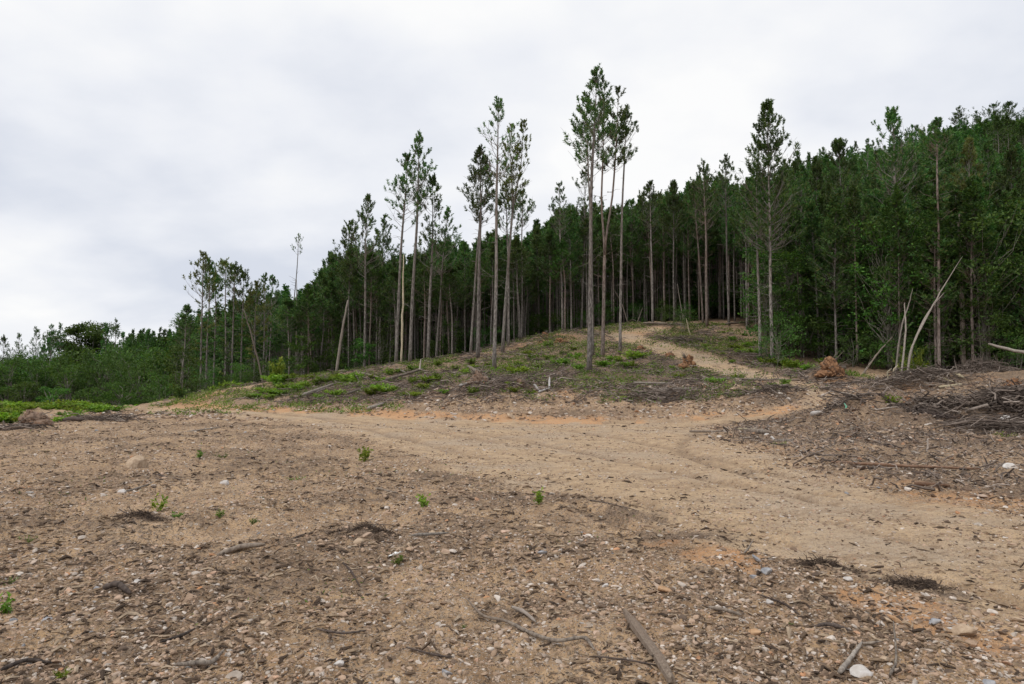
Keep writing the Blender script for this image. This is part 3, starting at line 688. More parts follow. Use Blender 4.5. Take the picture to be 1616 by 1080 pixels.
hero(1031, 1026, 291, 76, 'straight grey pine standing alone at the wood edge above the track bend', 370, seed=34, cr=2.2, nb=46, r0=.16, group=RT)
hero(1152, 1143, 250, 76, 'pine with pointed top right of the reddish leaning pair', 350, seed=35, cr=2.6, nb=50, r0=.16, group=RT)
hero(1425, 1405, 176, 50, 'stout left-leaning pine with whorled tip standing by the bent pale saplings', 330, seed=36, cr=2.5, nb=62, r0=.20, sub=6, tuft=.6, keepf=.65, dead=16, lowleaf=20, group=RT)
hero(1482, 1477, 196, 46, 'thin straight reddish pine with a sparse narrow crown at the right wood edge', 260, seed=37, cr=1.5, nb=30, r0=.13, bark=BARK_RED, lowleaf=30, dead=18, group=RT)
hero(1541, 1528, 225, 50, 'big shaggy pine behind the broken-topped snag on the right', 430, seed=38, cr=2.8, nb=80, r0=.22, sub=6, mat=NEEDLE_YELLOW, lowleaf=36, group=RT)
hero(1338, 1322, 223, 62, 'bushy dark pine right of the big pointed pine with a rounded top', 400, seed=39, cr=3.2, nb=80, r0=.17, sub=7, tuft=.62, keepf=.8, lowleaf=18, group=RT)
hero(1372, 1371, 222, 72, 'slim spire-topped pine left of the stout leaning pine', 380, seed=40, cr=2.2, nb=50, r0=.15, sub=6, lowleaf=16, group=RT)
for i, (bx, tx, ty, Y, cby, cr_, lab) in enumerate([
 (1266, 1262, 268, 60, 420, 2.3, 'pointed dark pine just right of the big pointed pine'), (1293, 1290, 258, 66, 400, 2.2, 'narrow spire pine left of the bushy rounded dark pine'),
 (1352, 1349, 246, 68, 400, 2.1, 'narrow spire pine between the bushy dark pine and the spire-topped pine'), (1390, 1386, 240, 62, 410, 2.3, 'pointed pine just left of the stout leaning pine'),
 (1447, 1442, 236, 64, 380, 2.4, 'pointed pine just right of the stout leaning pine'), (1502, 1499, 232, 60, 390, 2.4, 'pointed pine right of the thin straight reddish pine'),
 (1563, 1560, 226, 58, 400, 2.6, 'pointed pine right of the big shaggy pine'), (1596, 1594, 240, 55, 400, 2.5, 'pointed pine just inside the right frame edge'), (1235, 1232, 292, 58, 420, 1.9, 'lower pointed pine at the right foot of the big pointed pine'),
 (1065, 1062, 288, 80, 380, 2.1, 'spire pine left of the reddish leaning pair'), (1180, 1178, 292, 72, 400, 2.0, 'narrow pine left of the big pointed pine'), (1000, 998, 318, 84, 400, 2.0, 'spire pine just right of the slim pale-trunked pine')]):
    hero(bx, tx, ty, Y, lab, cby, seed=80 + i, cr=cr_, nb=64, r0=.14, sub=6, tuft=.64, keepf=.7, lowleaf=12 if bx > 1230 else 0, sh=.95, group=RT)
LT = 'thin pines in the left stand'
for i, (bx, tx, ty, cby, cr_, mt, lab) in enumerate([
 (318, 321, 402, 490, 2.3, NEEDLE_YELLOW, 'leafiest tall pine at the left end of the thin stand'),
 (326, 331, 412, 480, 1.3, NEEDLE, 'thin pine right against the leafiest one of the left stand'),
 (338, 341, 432, 480, .8, NEEDLE, 'bare-stemmed pine with hardly any needles in the left stand'),
 (357, 355, 415, 455, 1.9, NEEDLE_YELLOW, 'pine with a flat wispy top near the left end of the stand'),
 (366, 372, 422, 470, 1.6, NEEDLE, 'pine with loose tufts right of the flat wispy-topped one'),
 (380, 386, 432, 500, 1.7, NEEDLE, 'narrow pine near the middle of the left stand'),
 (416, 418, 435, 520, 1.6, NEEDLE, 'spiky-topped pine, middle one of the right hand trunks in the left stand'),
 (424, 432, 440, 500, 1.7, NEEDLE, 'dark tufted pine at the right end of the left stand'),
 (402, 405, 450, 530, 2.2, NEEDLE_YELLOW, 'greener low pine filling the middle of the left stand')]):
    hero(bx, tx, ty, 66 + (i % 4) * 2.5, lab, cby, seed=50 + i, cr=cr_, nb=24 if cr_ < 1 else 32, r0=.12, sub=4, mat=mt, dead=30, lowleaf=14, keepf=.5, group=LT)

# the plantation wood: a few pines of each build, copied
PROT = []
PLANT = 'planted pines in the dark wood'
def far_lab(px, Y):
    if px < 560: return 'planted pine in the low left part of the wood behind the mound'
    if px < 1000: return 'planted pine with bare lower trunk in the wood behind the mound'
    if px < 1220: return 'planted pine with bare lower trunk in the wood behind the upper track'
    return 'planted pine in the shaded wood at the foot of the right hill'
for i in range(12):
    rs = R(200 + i)
    PROT.append(pine_thing((0, 0, -500), 'x', seed=210 + i, H=18.0, cb=[.45, .5, .55, .42, .5, .58, .4, .48, .52, .18, .25, .3][i], cr=rs.uniform(2.0, 2.8), nb=60 if i < 9 else 96, r0=.125, sub=6, sh=1.0,
                           tuft=.78, k=11, wid=.042, dead=26, sides=7, thin_low=False, keepf=.75, topx=.9, mat=[NEEDLE, NEEDLE_DARK, NEEDLE][i % 3], bark=[BARK, BARK_RED, BARK][i % 3],
                           lean=(rs.uniform(-.5, .5), 0), wob=.010))
SKYX = [-200, 0, 60, 100, 200, 250, 300, 330, 400, 440, 480, 500, 520, 550, 600, 640, 700, 740, 780, 830, 850, 865, 900, 930, 1000, 1040, 1080, 1100, 1130, 1165, 1200, 1260, 1300, 1400, 1500, 1616, 1800]
SKYY = [552, 550, 540, 532, 524, 515, 500, 490, 460, 462, 455, 430, 405, 380, 400, 405, 375, 385, 370, 372, 345, 335, 325, 320, 322, 300, 296, 276, 275, 285, 285, 300, 290, 280, 270, 265, 265]
def wood_sites(p0, p1, ya, yb, gap, seed):
    rs = R(seed); out = []
    Y = ya
    while Y < yb:
        px = p0 + rs.rand() * gap / Y * F
        while px < p1:
            yy = Y + rs.uniform(-.4, .4) * gap; xx = (px + rs.uniform(-.25, .25) * gap / Y * F)
            out.append((xx, yy)); px += gap / Y * F * rs.uniform(.8, 1.2)
        Y += gap * .95
    return out
def site_ok(px, Y): return Y > edge_depth((px - CX) / F) + 1.5
sites = [s for s in wood_sites(285, 1760, 46, 134, 2.45, 7) if site_ok(*s)]
sites = [s for s in sites if not (s[0] < 480 and R(int(s[0] * 7 + s[1])).rand() < .35)]
sites = [q for q in sites if not (295 < q[0] < 445 and q[1] < 78)]
sites.sort(key=lambda s: s[1] - edge_depth((s[0] - CX) / F))
def tree_top(px, Y, rs):
    ty = np.interp(px, SKYX, SKYY) + abs(rs.normal()) * 22 - 6
    return ty
SMALLPROT = []
def lowpoly_pine(seed, H=18.0):
    T, C, _ = pine_parts(seed, H, cb=.5, cr=2.7, nb=32, r0=.11, sub=3, tuft=1.2, k=7, wid=.085, sh=1.0, keepf=.9, sides=5, dead=4, thin_low=False)
    return T, C
def cat_arrays(mbs):
    pass
rsw = R(99); n_ind = 0; rest = []
N_INDIV = 190
for i, (px, Y) in enumerate(sites):
    x = (px - CX) / F * Y
    ty = tree_top(px, Y, rsw)
    rest.append((px, Y, x, ty))
gs = ground(np.array([r[2] for r in rest]), np.array([r[1] for r in rest]))
far_list = []
for i, ((px, Y, x, ty), z) in enumerate(zip(rest, gs)):
    H = float(np.clip(W(px, ty, Y)[2] - z, 9, 23)) * rsw.uniform(.9, 1.0)
    if px > 1240: H = min(H, rsw.uniform(12, 22))
    if i < N_INDIV:
        s = H / 18.0; w_ = rsw.uniform(.8, 1.15) * (.75 + .25 * s)
        copy_thing(PROT[rsw.randint(9) if (px < 1235 or rsw.rand() < .25) else 9 + rsw.randint(3)], (x, Y, float(z) - .05), rsw.rand() * 6.283, (w_, w_, s), between(px, 'planted pine'), far_lab(px, Y).replace('planted pine', 'planted pines'))
    else: far_list.append((x, Y, float(z), H / 18.0, rsw.uniform(.85, 1.2), rsw.rand() * 6.283))
for p in PROT:
    for c in list(p.children): bpy.data.objects.remove(c)
    bpy.data.objects.remove(p)
PROT = []

# ------------------------------------------------------------------ broadleaved trees and bushes
def broad_parts(seed, H, cr, trunkfrac=.3, clumps=26, per=46, leaf=.28, r0=.16, mat=LEAF, flatten=.7, stems=1):
    rs = R(seed); T = MB(); C = MB()
    for s_ in range(stems):
        a = rs.rand() * 6.283; q = (s_ > 0) * cr * .25
        p1 = np.array([[math.cos(a) * q, math.sin(a) * q, H * .72]]); p0 = np.array([[0, 0, -.2]])
        tubes(T, bent(p0, p1, 8, .035, rs), (np.linspace(r0, r0 * .3, 8) * (1 if s_ == 0 else .7))[None], 7)
    hz = rs.uniform(trunkfrac, 1.0, clumps) ** .9
    shp = np.sqrt(np.clip(1 - ((hz - .62) / (1.02 - min(trunkfrac, .6))) ** 2, .05, 1))
    az = rs.rand(clumps) * 6.283; rr = cr * shp * np.sqrt(rs.uniform(.1, 1, clumps)) * rs.uniform(.75, 1.15, clumps)
    c = np.stack([np.cos(az) * rr, np.sin(az) * rr, hz * H * .94], 1)
    b0 = np.stack([np.zeros(clumps), np.zeros(clumps), np.maximum(hz - .25, .15) * H * .8], 1)
    tubes(C, bent(b0, c, 4, .08, rs), np.linspace(.05, .012, 4)[None] * np.ones((clumps, 1)) * r0 / .16, 4, 1, cap=False)
    cs = rs.uniform(.2, .40, clumps) * cr
    d = rs.normal(size=(clumps, per, 3)); d = nrm(d) * rs.rand(clumps, per, 1) ** .45
    L = c[:, None] + d * cs[:, None, None] * np.array([1.25, 1.25, flatten])
    # loose sprays poking out
    leaves(C, L.reshape(-1, 3), leaf, rs, 0)
    return T, C, mat
def broad_thing(loc, label, name='broadleaf_tree', cat='tree', group=None, rz=0, bark=BARK_GREY, **kw):
    T, C, mat = broad_parts(**kw); r = empty(name, loc, rz)
    T.obj('trunk', [bark], r, smooth=True); C.obj('crown', [mat, bark], r); tag(r, label, cat, group); return r
def bhero(px, ty, Y, cr_px, label, **kw):
    x, y, z = at(px, Y); H = W(px, ty, Y)[2] - z
    return broad_thing((x, y, z - .05), label, H=H, cr=cr_px / F * Y, **kw)
G = 'trees beyond the road crest on the left'
bhero(131, 499, 112, 44, 'big round dark tree on the skyline, far left', seed=300, clumps=70, per=260, leaf=.36, mat=LEAF_DARK, group=G, r0=.3)
bhero(168, 545, 84, 34, 'bright green rounded tree just beyond the road crest', seed=301, clumps=54, per=110, leaf=.19, mat=LEAF, group=G, trunkfrac=.1)
bhero(222, 562, 80, 40, 'broad mid green tree right of the bright rounded one', seed=302, clumps=64, per=110, leaf=.19, mat=LEAF, group=G, trunkfrac=.1)
bhero(262, 585, 72, 26, 'dark low tree leaning over the cut bank at the crest', seed=303, clumps=48, per=110, leaf=.16, mat=LEAF_DARK, group=G, trunkfrac=.05)
bhero(60, 545, 92, 30, 'dark spreading tree, third from the left frame edge', seed=304, clumps=51, per=110, leaf=.21, mat=LEAF_DARK, group=G, trunkfrac=.1)
bhero(15, 552, 88, 30, 'dark green tree at the far left frame edge', seed=305, clumps=51, per=110, leaf=.21, mat=LEAF_DARK, group=G, trunkfrac=.1)
bhero(108, 570, 80, 26, 'small dark tree below the big round skyline tree', seed=306, clumps=44, per=110, leaf=.18, mat=LEAF_DARK, group=G, trunkfrac=.1)
bhero(195, 600, 68, 26, 'low grey green shrub tree right at the road crest', seed=307, clumps=41, per=110, leaf=.14, mat=LEAF_DARK, group=G, trunkfrac=.05)
bhero(-50, 545, 90, 34, 'dark tree just outside the left frame edge', seed=308, clumps=48, per=110, leaf=.21, mat=LEAF_DARK, group=G, trunkfrac=.1)
bhero(142, 610, 66, 22, 'low dark bush tree behind the green weeds of the crest', seed=309, clumps=38, per=110, leaf=.14, mat=LEAF_DARK, group=G, trunkfrac=.05)
bhero(40, 600, 70, 24, 'low dark shrub tree left behind the crest weeds', seed=310, clumps=41, per=110, leaf=.14, mat=LEAF_DARK, group=G, trunkfrac=.05)
bhero(85, 605, 68, 20, 'low dark shrub tree in the middle behind the crest weeds', seed=311, clumps=41, per=110, leaf=.14, mat=LEAF_DARK, group=G, trunkfrac=.05)
for i, (px, ty, Y, cr_, lab) in enumerate([(3, 532, 105, 2.6, 'leftmost pine on the skyline'), (28, 528, 112, 2.4, 'second skyline pine from the left edge'), (56, 519, 105, 2.6, 'dark twiggy pine left of the double-tufted skyline pines'),
  (78, 514, 102, 2.2, 'tufted skyline pine left of the sparse one beside the big round tree'), (95, 512, 104, 2.0, 'sparse skyline pine just left of the big round tree'), (164, 512, 100, 1.8, 'thin dark pine just right of the big round tree'),
  (180, 506, 98, 2.0, 'spiky skyline pine, rightmost of those by the big round tree')]):
    x, y, z = at(px, Y); H = W(px, ty, Y)[2] - z
    pine_thing((x, y, z), lab, seed=330 + i, H=H, cb=.55, cr=cr_, nb=44, r0=.16, sub=5, tuft=.7, k=10, wid=.035, keepf=.4, sh=1.1, mat=NEEDLE_DARK, group='skyline pines on the far left')
# hilltop pines on the right skyline
for i, (px, ty, Y, cr_, lab) in enumerate([(1462, 200, 215, 4.6, 'dark rounded pine on the hill skyline'), (1490, 196, 225, 2.2, 'thin tufted pine on the hill skyline right of the rounded one'),
  (1531, 171, 222, 4.2, 'open tiered pine standing out on the hill skyline'), (1588, 166, 210, 6.2, 'large flat-topped pine near the hill top'), (1613, 163, 218, 5.0, 'flat-topped pine at the right frame edge on the hill'),
  (1269, 250, 190, 3.0, 'tiny flat pine on the hill line left of the spire-topped pine'), (1246, 256, 180, 3.2, 'rounded small pine on the hill line behind the big pointed pine'), (1660, 160, 215, 5, 'flat-topped pine beyond the right frame edge')]):
    x, y, z = at(px, Y); H = max(W(px, ty, Y)[2] - z, 9)
    pine_thing((x, y, z), lab, seed=350 + i, H=H, cb=.45, cr=cr_, nb=46, r0=.28, sub=7, tuft=1.3, k=10, wid=.07, mat=NEEDLE_DARK, keepf=.8, elev=(0, 22), dead=4, group='pines on the hill skyline')

# understorey bushes and saplings along the wood edge
UND = []
for i in range(8):
    UND.append(broad_thing((0, 0, -500), 'x', 'understorey_bush', 'bush', seed=400 + i, H=4.0, cr=[1.6, 2.0, 1.3, 1.9, 1.1, 1.5, .9, 2.1][i], trunkfrac=[.05, .1, .3, .05, .35, .12, .3, .05][i], clumps=26, per=42, leaf=.17,
                           r0=.04, mat=[LEAF_DARK, LEAF, LEAF_DARK, LEAF, LEAF_DARK, LEAF][i % 6], stems=2))
def edge_label(px):
    if px < 300: return 'leafy bush beyond the road crest'
    if px < 600: return 'leafy bush under the wood edge left of the tall pines'
    if px < 1000: return 'leafy bush growing among the trunks behind the mound'
    if px < 1240: return 'leafy bush by the wood edge above the track'
    return 'leafy bush along the right wood edge'
TALLB = [broad_thing((0, 0, -500), 'x', 'broadleaf_sapling', 'young tree', seed=430 + i, H=10.0, cr=[2.0, 2.5, 1.7, 2.2][i], trunkfrac=.12, clumps=72, per=46, leaf=.19, r0=.07, mat=[LEAF_DARK, LEAF, LEAF_DARK, LEAF_DARK][i], stems=2) for i in range(4)]
rsu = R(77); spots = []
for px in np.arange(262, 620, 13): spots.append((px, edge_depth((px - CX) / F) + rsu.uniform(1.5, 8), rsu.uniform(2.2, 5.5) * (.62 if 300 < px < 445 else 1)))
for px in np.arange(300, 600, 24): spots.append((px, edge_depth((px - CX) / F) + rsu.uniform(14, 20), rsu.uniform(5, 9)))
for px in np.arange(610, 1000, 26): spots.append((px, edge_depth((px - CX) / F) + rsu.uniform(4, 14), rsu.uniform(1.8, 4.4)))
for px in (1045, 1075, 1082, 1008, 960): spots.append((px, edge_depth((px - CX) / F) + rsu.uniform(0, 3), rsu.uniform(1.5, 3)))
for px in np.arange(1195, 1760, 15): spots.append((px, edge_depth((px - CX) / F) + rsu.uniform(2.5, 9), rsu.uniform(2.4, 7)))
for px in np.arange(1235, 1760, 17): spots.append((px, edge_depth((px - CX) / F) + rsu.uniform(3, 12), rsu.uniform(7, 13)))
for px, Y in ((1080, 69), (1046, 82), (1208, 53), (1236, 55), (1252, 56), (1440, 46), (1610, 45), (1588, 47), (1226, 50.5)): spots.append((px, Y, rsu.uniform(2, 4)))
for px in (1210, 1232, 1246): spots.append((px, 55, 9.5))
for (px, Y, h) in sorted(spots, key=lambda q: q[1]):
    x, y, z = at(px, Y); big = h > 6.5; s = h / (10.0 if big else 4.0); w_ = s ** .7 * rsu.uniform(.8, 1.15)
    copy_thing(TALLB[rsu.randint(4)] if big else UND[rsu.randint(8)], (x, y, z - .1), rsu.rand() * 6.283, (w_, w_, s), between(px, 'leafy bush' if h < 6.5 else 'leafy young tree'), edge_label(px).replace('bush', 'bushes'))
for p in UND + TALLB:
    for c in list(p.children): bpy.data.objects.remove(c)
    bpy.data.objects.remove(p)

# far woods as one mass: everything deeper than the front rows, and the hillside
def build_far():
    mb = MB(); pr = []
    for i in range(5):
        T, C = lowpoly_pine(500 + i); o = MB()
        for src, mm in ((T, {0: 1}), (C, {0: 0, 1: 1})):
            for v, f, m in zip(src.v, [None] * len(src.v), [None] * len(src.v)): pass
        pr.append((T, C))
    def flat(mbx):
        V = np.concatenate(mbx.v); return V, mbx.f, mbx.m
    def put(mbx, remap, x, y, z, s, w, rz, tint):
        V, Fs, Ms = flat(mbx); c, sn = math.cos(rz), math.sin(rz)
        Q = np.stack([(V[:, 0] * c - V[:, 1] * sn) * w + x, (V[:, 0] * sn + V[:, 1] * c) * w + y, V[:, 2] * s + z], 1)
        mb.v.append(Q); mb.t.append(np.full(len(Q), tint))
        for f, m in zip(Fs, Ms): mb.f.append(f + mb.n); mb.m.append(np.array([remap[int(q)] for q in m[:1]]).repeat(len(m)))
        mb.n += len(Q)
    rs = R(8)
    for (x, y, z, s, w, rz) in far_list:
        T, C = pr[rs.randint(5)]; tn = rs.rand(); put(T, {0: 1}, x, y, z, s, w, rz, tn); put(C, {0: 0, 1: 1}, x, y, z, s, w, rz, tn)
    # hillside and back woods
    bl = []
    for i in range(6):
        T, C, _ = broad_parts(520 + i, 12, rs.uniform(3.2, 4.4), .2, 30, 80, .36, .16); bl.append((T, C))
    hs = [s for s in wood_sites(1060, 1900, 100, 285, 5.4, 31)] + [s for s in wood_sites(-350, 560, 128, 250, 5.4, 32)] + [s for s in wood_sites(185, 330, 140, 185, 3.6, 36)] + [s for s in wood_sites(560, 1100, 132, 175, 6, 33)]
    hs += [s for s in wood_sites(-350, 300, 92, 128, 4.6, 34)]
    X = np.array([(p - CX) / F * Y for p, Y in hs]); YY = np.array([s[1] for s in hs]); Z = ground(X, YY)
    for (px, Y), x, z in zip(hs, X, Z):
        # stay under the skyline of the photograph where the far left wood is lower
        cap = 99
        if px < 560: cap = W(px, np.interp(px, SKYX, SKYY) + rs.uniform(0, 7) + (14 if Y < 128 and px < 300 else 0), Y)[2] - z
        if px > 1150:
            cap = W(px, np.interp(px, [1150, 1200, 1240, 1280, 1330, 1380, 1440, 1480, 1520, 1560, 1616, 1900], [300, 275, 262, 258, 247, 238, 228, 214, 205, 194, 184, 180]) + rs.uniform(0, 14), Y)[2] - z
        elif px >= 560: cap = W(px, np.interp(px, SKYX, SKYY) + 10, Y)[2] - z
        if cap < 5: continue
        if rs.rand() < (.68 if px > 1000 else .6 if px > 420 else .9 if px > 185 and Y > 140 else .04):
            H = min(rs.uniform(11, 20), cap * (rs.uniform(.9, 1.1) if rs.rand() < .6 else rs.uniform(1.1, 1.4)) if px > 1150 else cap); T, C = pr[rs.randint(5)]; tn = rs.rand(); s = H / 18; w = rs.uniform(.9, 1.25)
        else:
            H = min(rs.uniform(9, 15), cap); T, C = bl[rs.randint(6)]; tn = rs.rand(); s = H / 12; w = rs.uniform(.8, 1.15)
        rz = rs.rand() * 6.283; leafm = 0 if C in [q[1] for q in pr] else 2
        if leafm == 2 and rs.rand() < .35 and px > 560: leafm = 3
        put(T, {0: 1}, x, Y, z, s, w, rz, tn); put(C, {0: leafm, 1: 1}, x, Y, z, s, w, rz, tn)
    for (px, Y) in wood_sites(480, 1260, 90, 172, 4.2, 35):
        if not site_ok(px, Y - 12): continue
        x = (px - CX) / F * Y; z = gz(x, Y); T, C = bl[rs.randint(6)]; put(C, {0: 2, 1: 1}, x, Y, z - .5, rs.uniform(.3, .5) * (1 if Y < 125 else 2.0), rs.uniform(.6, .9), rs.rand() * 6.28, rs.rand())
    o = mb.obj('far_woodland', [NEEDLE_DARK, BARK, LEAF_DARK, LEAF], tint=True)
    tag(o, 'dense dark green pine and broadleaf woodland covering the hillside and back rows', 'woodland', kind='stuff')
build_far()
# ------------------------------------------------------------------ snags, poles, logs
def pole(path, r, label, name='dead_trunk', cat='dead tree', mat=DEADWOOD, sides=8, twigs=0, seed=0, group=None, flat=None, broken=True):
    """a lone stem or log through world points, its origin at its first point"""
    path = np.array(path, float); o0 = path[0].copy(); P = path - o0; rs = R(seed + 900)
    t = np.linspace(0, 1, len(P)); tt = np.linspace(0, 1, max(9, len(P) * 4))
    # smooth through the given points
    Q = np.stack([np.interp(tt, t, P[:, i]) for i in range(3)], 1)
    for _ in range(2): Q[1:-1] = (Q[:-2] + 2 * Q[1:-1] + Q[2:]) / 4
    L = np.linalg.norm(np.diff(Q, axis=0), axis=1).sum()
    Q[1:-1] += rs.normal(size=Q[1:-1].shape) * min(.002 * L, r[0] * .16)
    rr = np.interp(tt, np.linspace(0, 1, len(r)), r) * (1 + rs.uniform(-.13, .13, len(tt))); rr[0] *= .7; rr[-1] *= .6
    mb = MB(); tubes(mb, Q[None], rr[None], sides)
    if flat: V = mb.v[0]; V[:, 2] = V[:, 2] * flat
    if twigs:
        k = rs.randint(1, len(Q) - 1, twigs); d = nrm(rs.normal(size=(twigs, 3)) + [0, 0, .4]); ln = L * rs.uniform(.06, .2, twigs)
        tubes(mb, bent(Q[k], Q[k] + d * ln[:, None], 4, .08, rs), np.linspace(r[0] * .3, r[0] * .08, 4)[None] * np.ones((twigs, 1)), 4)
    o = mb.obj(name, [mat], smooth=True); o.location = o0; tag(o, label, cat, group); return o
def up(px, py, Y): return W(px, py, Y)
def gpt(px, py, lift=0.0):
    x, y = spot(px, py); return np.array([x, y, gz(x, y) + lift])
def foot(px, Y, dz=-.1):
    x, y, z = at(px, Y); return np.array([x, y, z + dz])
pole([foot(633, 60), up(636, 490, 60), up(637, 402, 60)], (.10, .085, .05), 'bare pale yellowish pole trunk between the two tallest left pines', mat=PALE, seed=1)
pole([foot(530, 59), up(538, 535, 59), up(549, 474, 59)], (.13, .11, .08), 'leaning broken pale brown trunk left of the tall pines', mat=PALEGREY, seed=2)
pole([foot(467, 72), up(468, 520, 72), up(468, 441, 72)], (.09, .07, .03), 'thin bare dead pole right of the tiny-tufted leaning pine', mat=PALEGREY, seed=3, twigs=5)
pole([foot(418, 62), up(402, 545, 62), up(384, 488, 62)], (.10, .08, .04), 'dead trunk leaning left across the left stand', mat=DEADWOOD, seed=4, twigs=3)
pole([foot(1520, 47), foot(1520, 47) * 0 + up(1518, 470, 47), up(1512, 400, 47), up(1514, 336, 47)], (.19, .16, .14, .07), 'thick snag with a broken splintered top at the right wood edge', mat=DEADWOOD, seed=5, twigs=8)
pole([foot(1411, 40), up(1421, 520, 40.5), up(1435, 478, 41), up(1440, 455, 41)], (.055, .045, .035, .015), 'leftmost of the four bent pale saplings at the right wood edge', 'bent_sapling', 'sapling', PALEGREY, seed=6)
pole([foot(1421, 39.5), up(1430, 520, 40), up(1427, 480, 40.4), up(1428, 478, 40.4)], (.06, .05, .03, .015), 'straighter pale sapling crossing the leftmost bent one', 'bent_sapling', 'sapling', PALEGREY, seed=7)
pole([foot(1429, 40), up(1440, 545, 40.3), up(1462, 495, 41), up(1490, 462, 42)], (.055, .048, .04, .015), 'arching pale sapling behind the longest bent one', 'bent_sapling', 'sapling', PALEGREY, seed=8)
pole([foot(1431, 39.3), up(1438, 548, 39.5), up(1460, 505, 40), up(1484, 460, 41), up(1519, 405, 42)], (.065, .058, .05, .035, .012), 'longest bent pale sapling reaching up right to the snag', 'bent_sapling', 'sapling', PALEGREY, seed=9)
pole([up(1560, 543, 33), up(1590, 551, 32), up(1690, 572, 30)], (.055, .068, .075), 'pale debarked log jutting in from the right above the brush heap', 'log', 'log', PALEGREY, seed=10)
pole([foot(1096, 68.0), up(1089, 530, 68), up(1083, 503, 68)], (.09, .07, .04), 'small pale leaning broken stem by the upper track', mat=PALE, seed=11)
pole([foot(1080, 67.0), up(1087, 535, 67.6), up(1092, 530, 68)], (.06, .05, .04), 'short prop-like stick under the small pale leaning stem', 'branch', 'branch', PALEGREY, seed=12)
pole([foot(1005, 79), up(1012, 492, 79), up(1014, 486, 79)], (.05, .04, .02), 'thin pale curved stick before the dark trunks above the track', 'branch', 'branch', PALEGREY, seed=13)
pole([foot(992, 78), up(982, 480, 78), up(969, 457, 78)], (.06, .05, .03), 'thin dead stem leaning left behind the slim pale-trunked pine', mat=DEADWOOD, seed=14)
pole([foot(1084, 78), up(1077, 500, 78), up(1069, 448, 78)], (.08, .06, .03), 'thin pale broken stem leaning left above the upper track', mat=PALEGREY, seed=15)
pole([foot(1236, 58), up(1240, 520, 58), up(1236, 470, 58), up(1246, 380, 58)], (.07, .06, .05, .02), 'pale crooked dead sapling in the gloom right of the big pointed pine', mat=PALEGREY, seed=16, twigs=6)
pole([foot(1358, 47), up(1384, 559, 47.5), up(1410, 530, 48)], (.07, .06, .03), 'fallen dead stem leaning up right through the wood edge', 'log', 'log', DEADWOOD, seed=17, twigs=4)
pole([foot(1520, 52), up(1470, 375, 50), up(1480, 362, 50), up(1455, 345, 50)], (.01, .05, .04, .02), 'pale crooked dead limb hanging among leaves beside the thin reddish pine', 'branch', 'branch', PALEGREY, seed=18) if False else None
# logs on the mound
LG = 'logs and limbs lying on the mound'
def log(p, q, r, label, lift=.05, mid=None, Y=None, **kw):
    a = gpt(*p, lift + r * .5); b = gpt(*q, lift + r * .5)
    if Y: a = foot(p[0], Y, lift + r * .5); b = foot(q[0], Y - .6, lift + r * .5)
    pts = [a] + ([gpt(*mid, lift + r * .6)] if mid else [(a + b) / 2 * np.array([1, 1, 0]) + np.array([0, 0, max((a[2] + b[2]) / 2, gz(*((a + b) / 2)[:2]) + r * .6)])]) + [b]
    return pole(pts, (r, r * .9, r * .65), label, kw.pop('name', 'log'), kw.pop('cat', 'log'), **kw)
log((725, 611), (748, 611), .11, 'short whitened log left of the root clump on the mound', mat=WHITEWOOD, seed=20)
log((843, 613), (852, 618), .085, 'white forked log with one end turned up on the mound', mat=WHITEWOOD, seed=21)
wl = log((850, 619), (868, 616), .08, 'white log lying against the forked white one', mat=WHITEWOOD, seed=22)
pole([gpt(867, 616, .1), gpt(867, 614, .35), gpt(867.5, 613, .62)], (.07, .06, .03), 'white upright stub at the right end of the white logs', 'branch', 'branch', WHITEWOOD, seed=23)
pole([gpt(736, 585, .45), gpt(752, 598, .5), gpt(771, 604, .1)], (.12, .13, .16), 'thick brown log tilted across the root clump on the mound', 'log', 'log', DEADWOOD, seed=24)
log((559, 591), (598, 602), .11, 'straight brown log lying on the green left slope', seed=25, lift=.2)
log((602, 605), (668, 592), .12, 'long grey log slanting up right on the green left slope', seed=26, lift=.15, twigs=4)
log((477, 631), (527, 614), .13, 'grey log nearest the road on the left slope', seed=27, lift=.1, mat=PALEGREY)
log((497, 625), (522, 616), .10, 'grey log lying beside the one nearest the road', seed=28, lift=.12, mat=PALEGREY)
log((548, 628), (585, 614), .08, 'thin grey log in the middle of the left slope', seed=29, lift=.1)
pole([gpt(571, 612, .0), gpt(564, 605, .3), gpt(557, 603, .75)], (.06, .05, .03), 'dark stick poking up left on the green slope', 'branch', 'branch', DARKWOOD, seed=30)
pole([gpt(661, 592, .0), gpt(663, 590, .5), gpt(664, 588, 1.0)], (.10, .07, .03), 'pale splintered stump spike at the end of the long grey log', 'stump', 'stump', PALEGREY, seed=31, twigs=3)
log((626, 588), (640, 592), .10, 'short pale log on the crest of the green slope', seed=32, mat=PALEGREY, lift=.15)
log((516, 633), (552, 632), .07, 'thin dark pole lying level above the road bank', seed=33, mat=DARKWOOD)
log((580, 650), (606, 642), .12, 'pale slab of wood at the foot of the bank', seed=34, mat=PALEGREY, lift=.02)
log((1090, 602), (1262, 605), .09, 'very long grey pole lying level beside the upper track', seed=35, twigs=6, mat=DEADWOOD, lift=.12)
log((1040, 620), (1100, 617), .07, 'pale bent limb in the brash above the bank', seed=36, mat=PALEGREY, lift=.15, twigs=3)
log((1000, 611), (1062, 612), .07, 'pale straight limb in the brash right of the white logs', seed=37, mat=PALEGREY, lift=.15)
log((1015, 514), (1078, 515), .12, 'long dark log lying across the end of the track', seed=38, mat=DEADWOOD, lift=.15)
log((1145, 516), (1200, 509), .11, 'long grey log lying at the wood edge above the track', seed=39, mat=DEADWOOD, lift=.1)
log((1291, 600), (1330, 602), .07, 'dark pole lying before the big orange root mass', seed=40, mat=DARKWOOD, lift=.03)
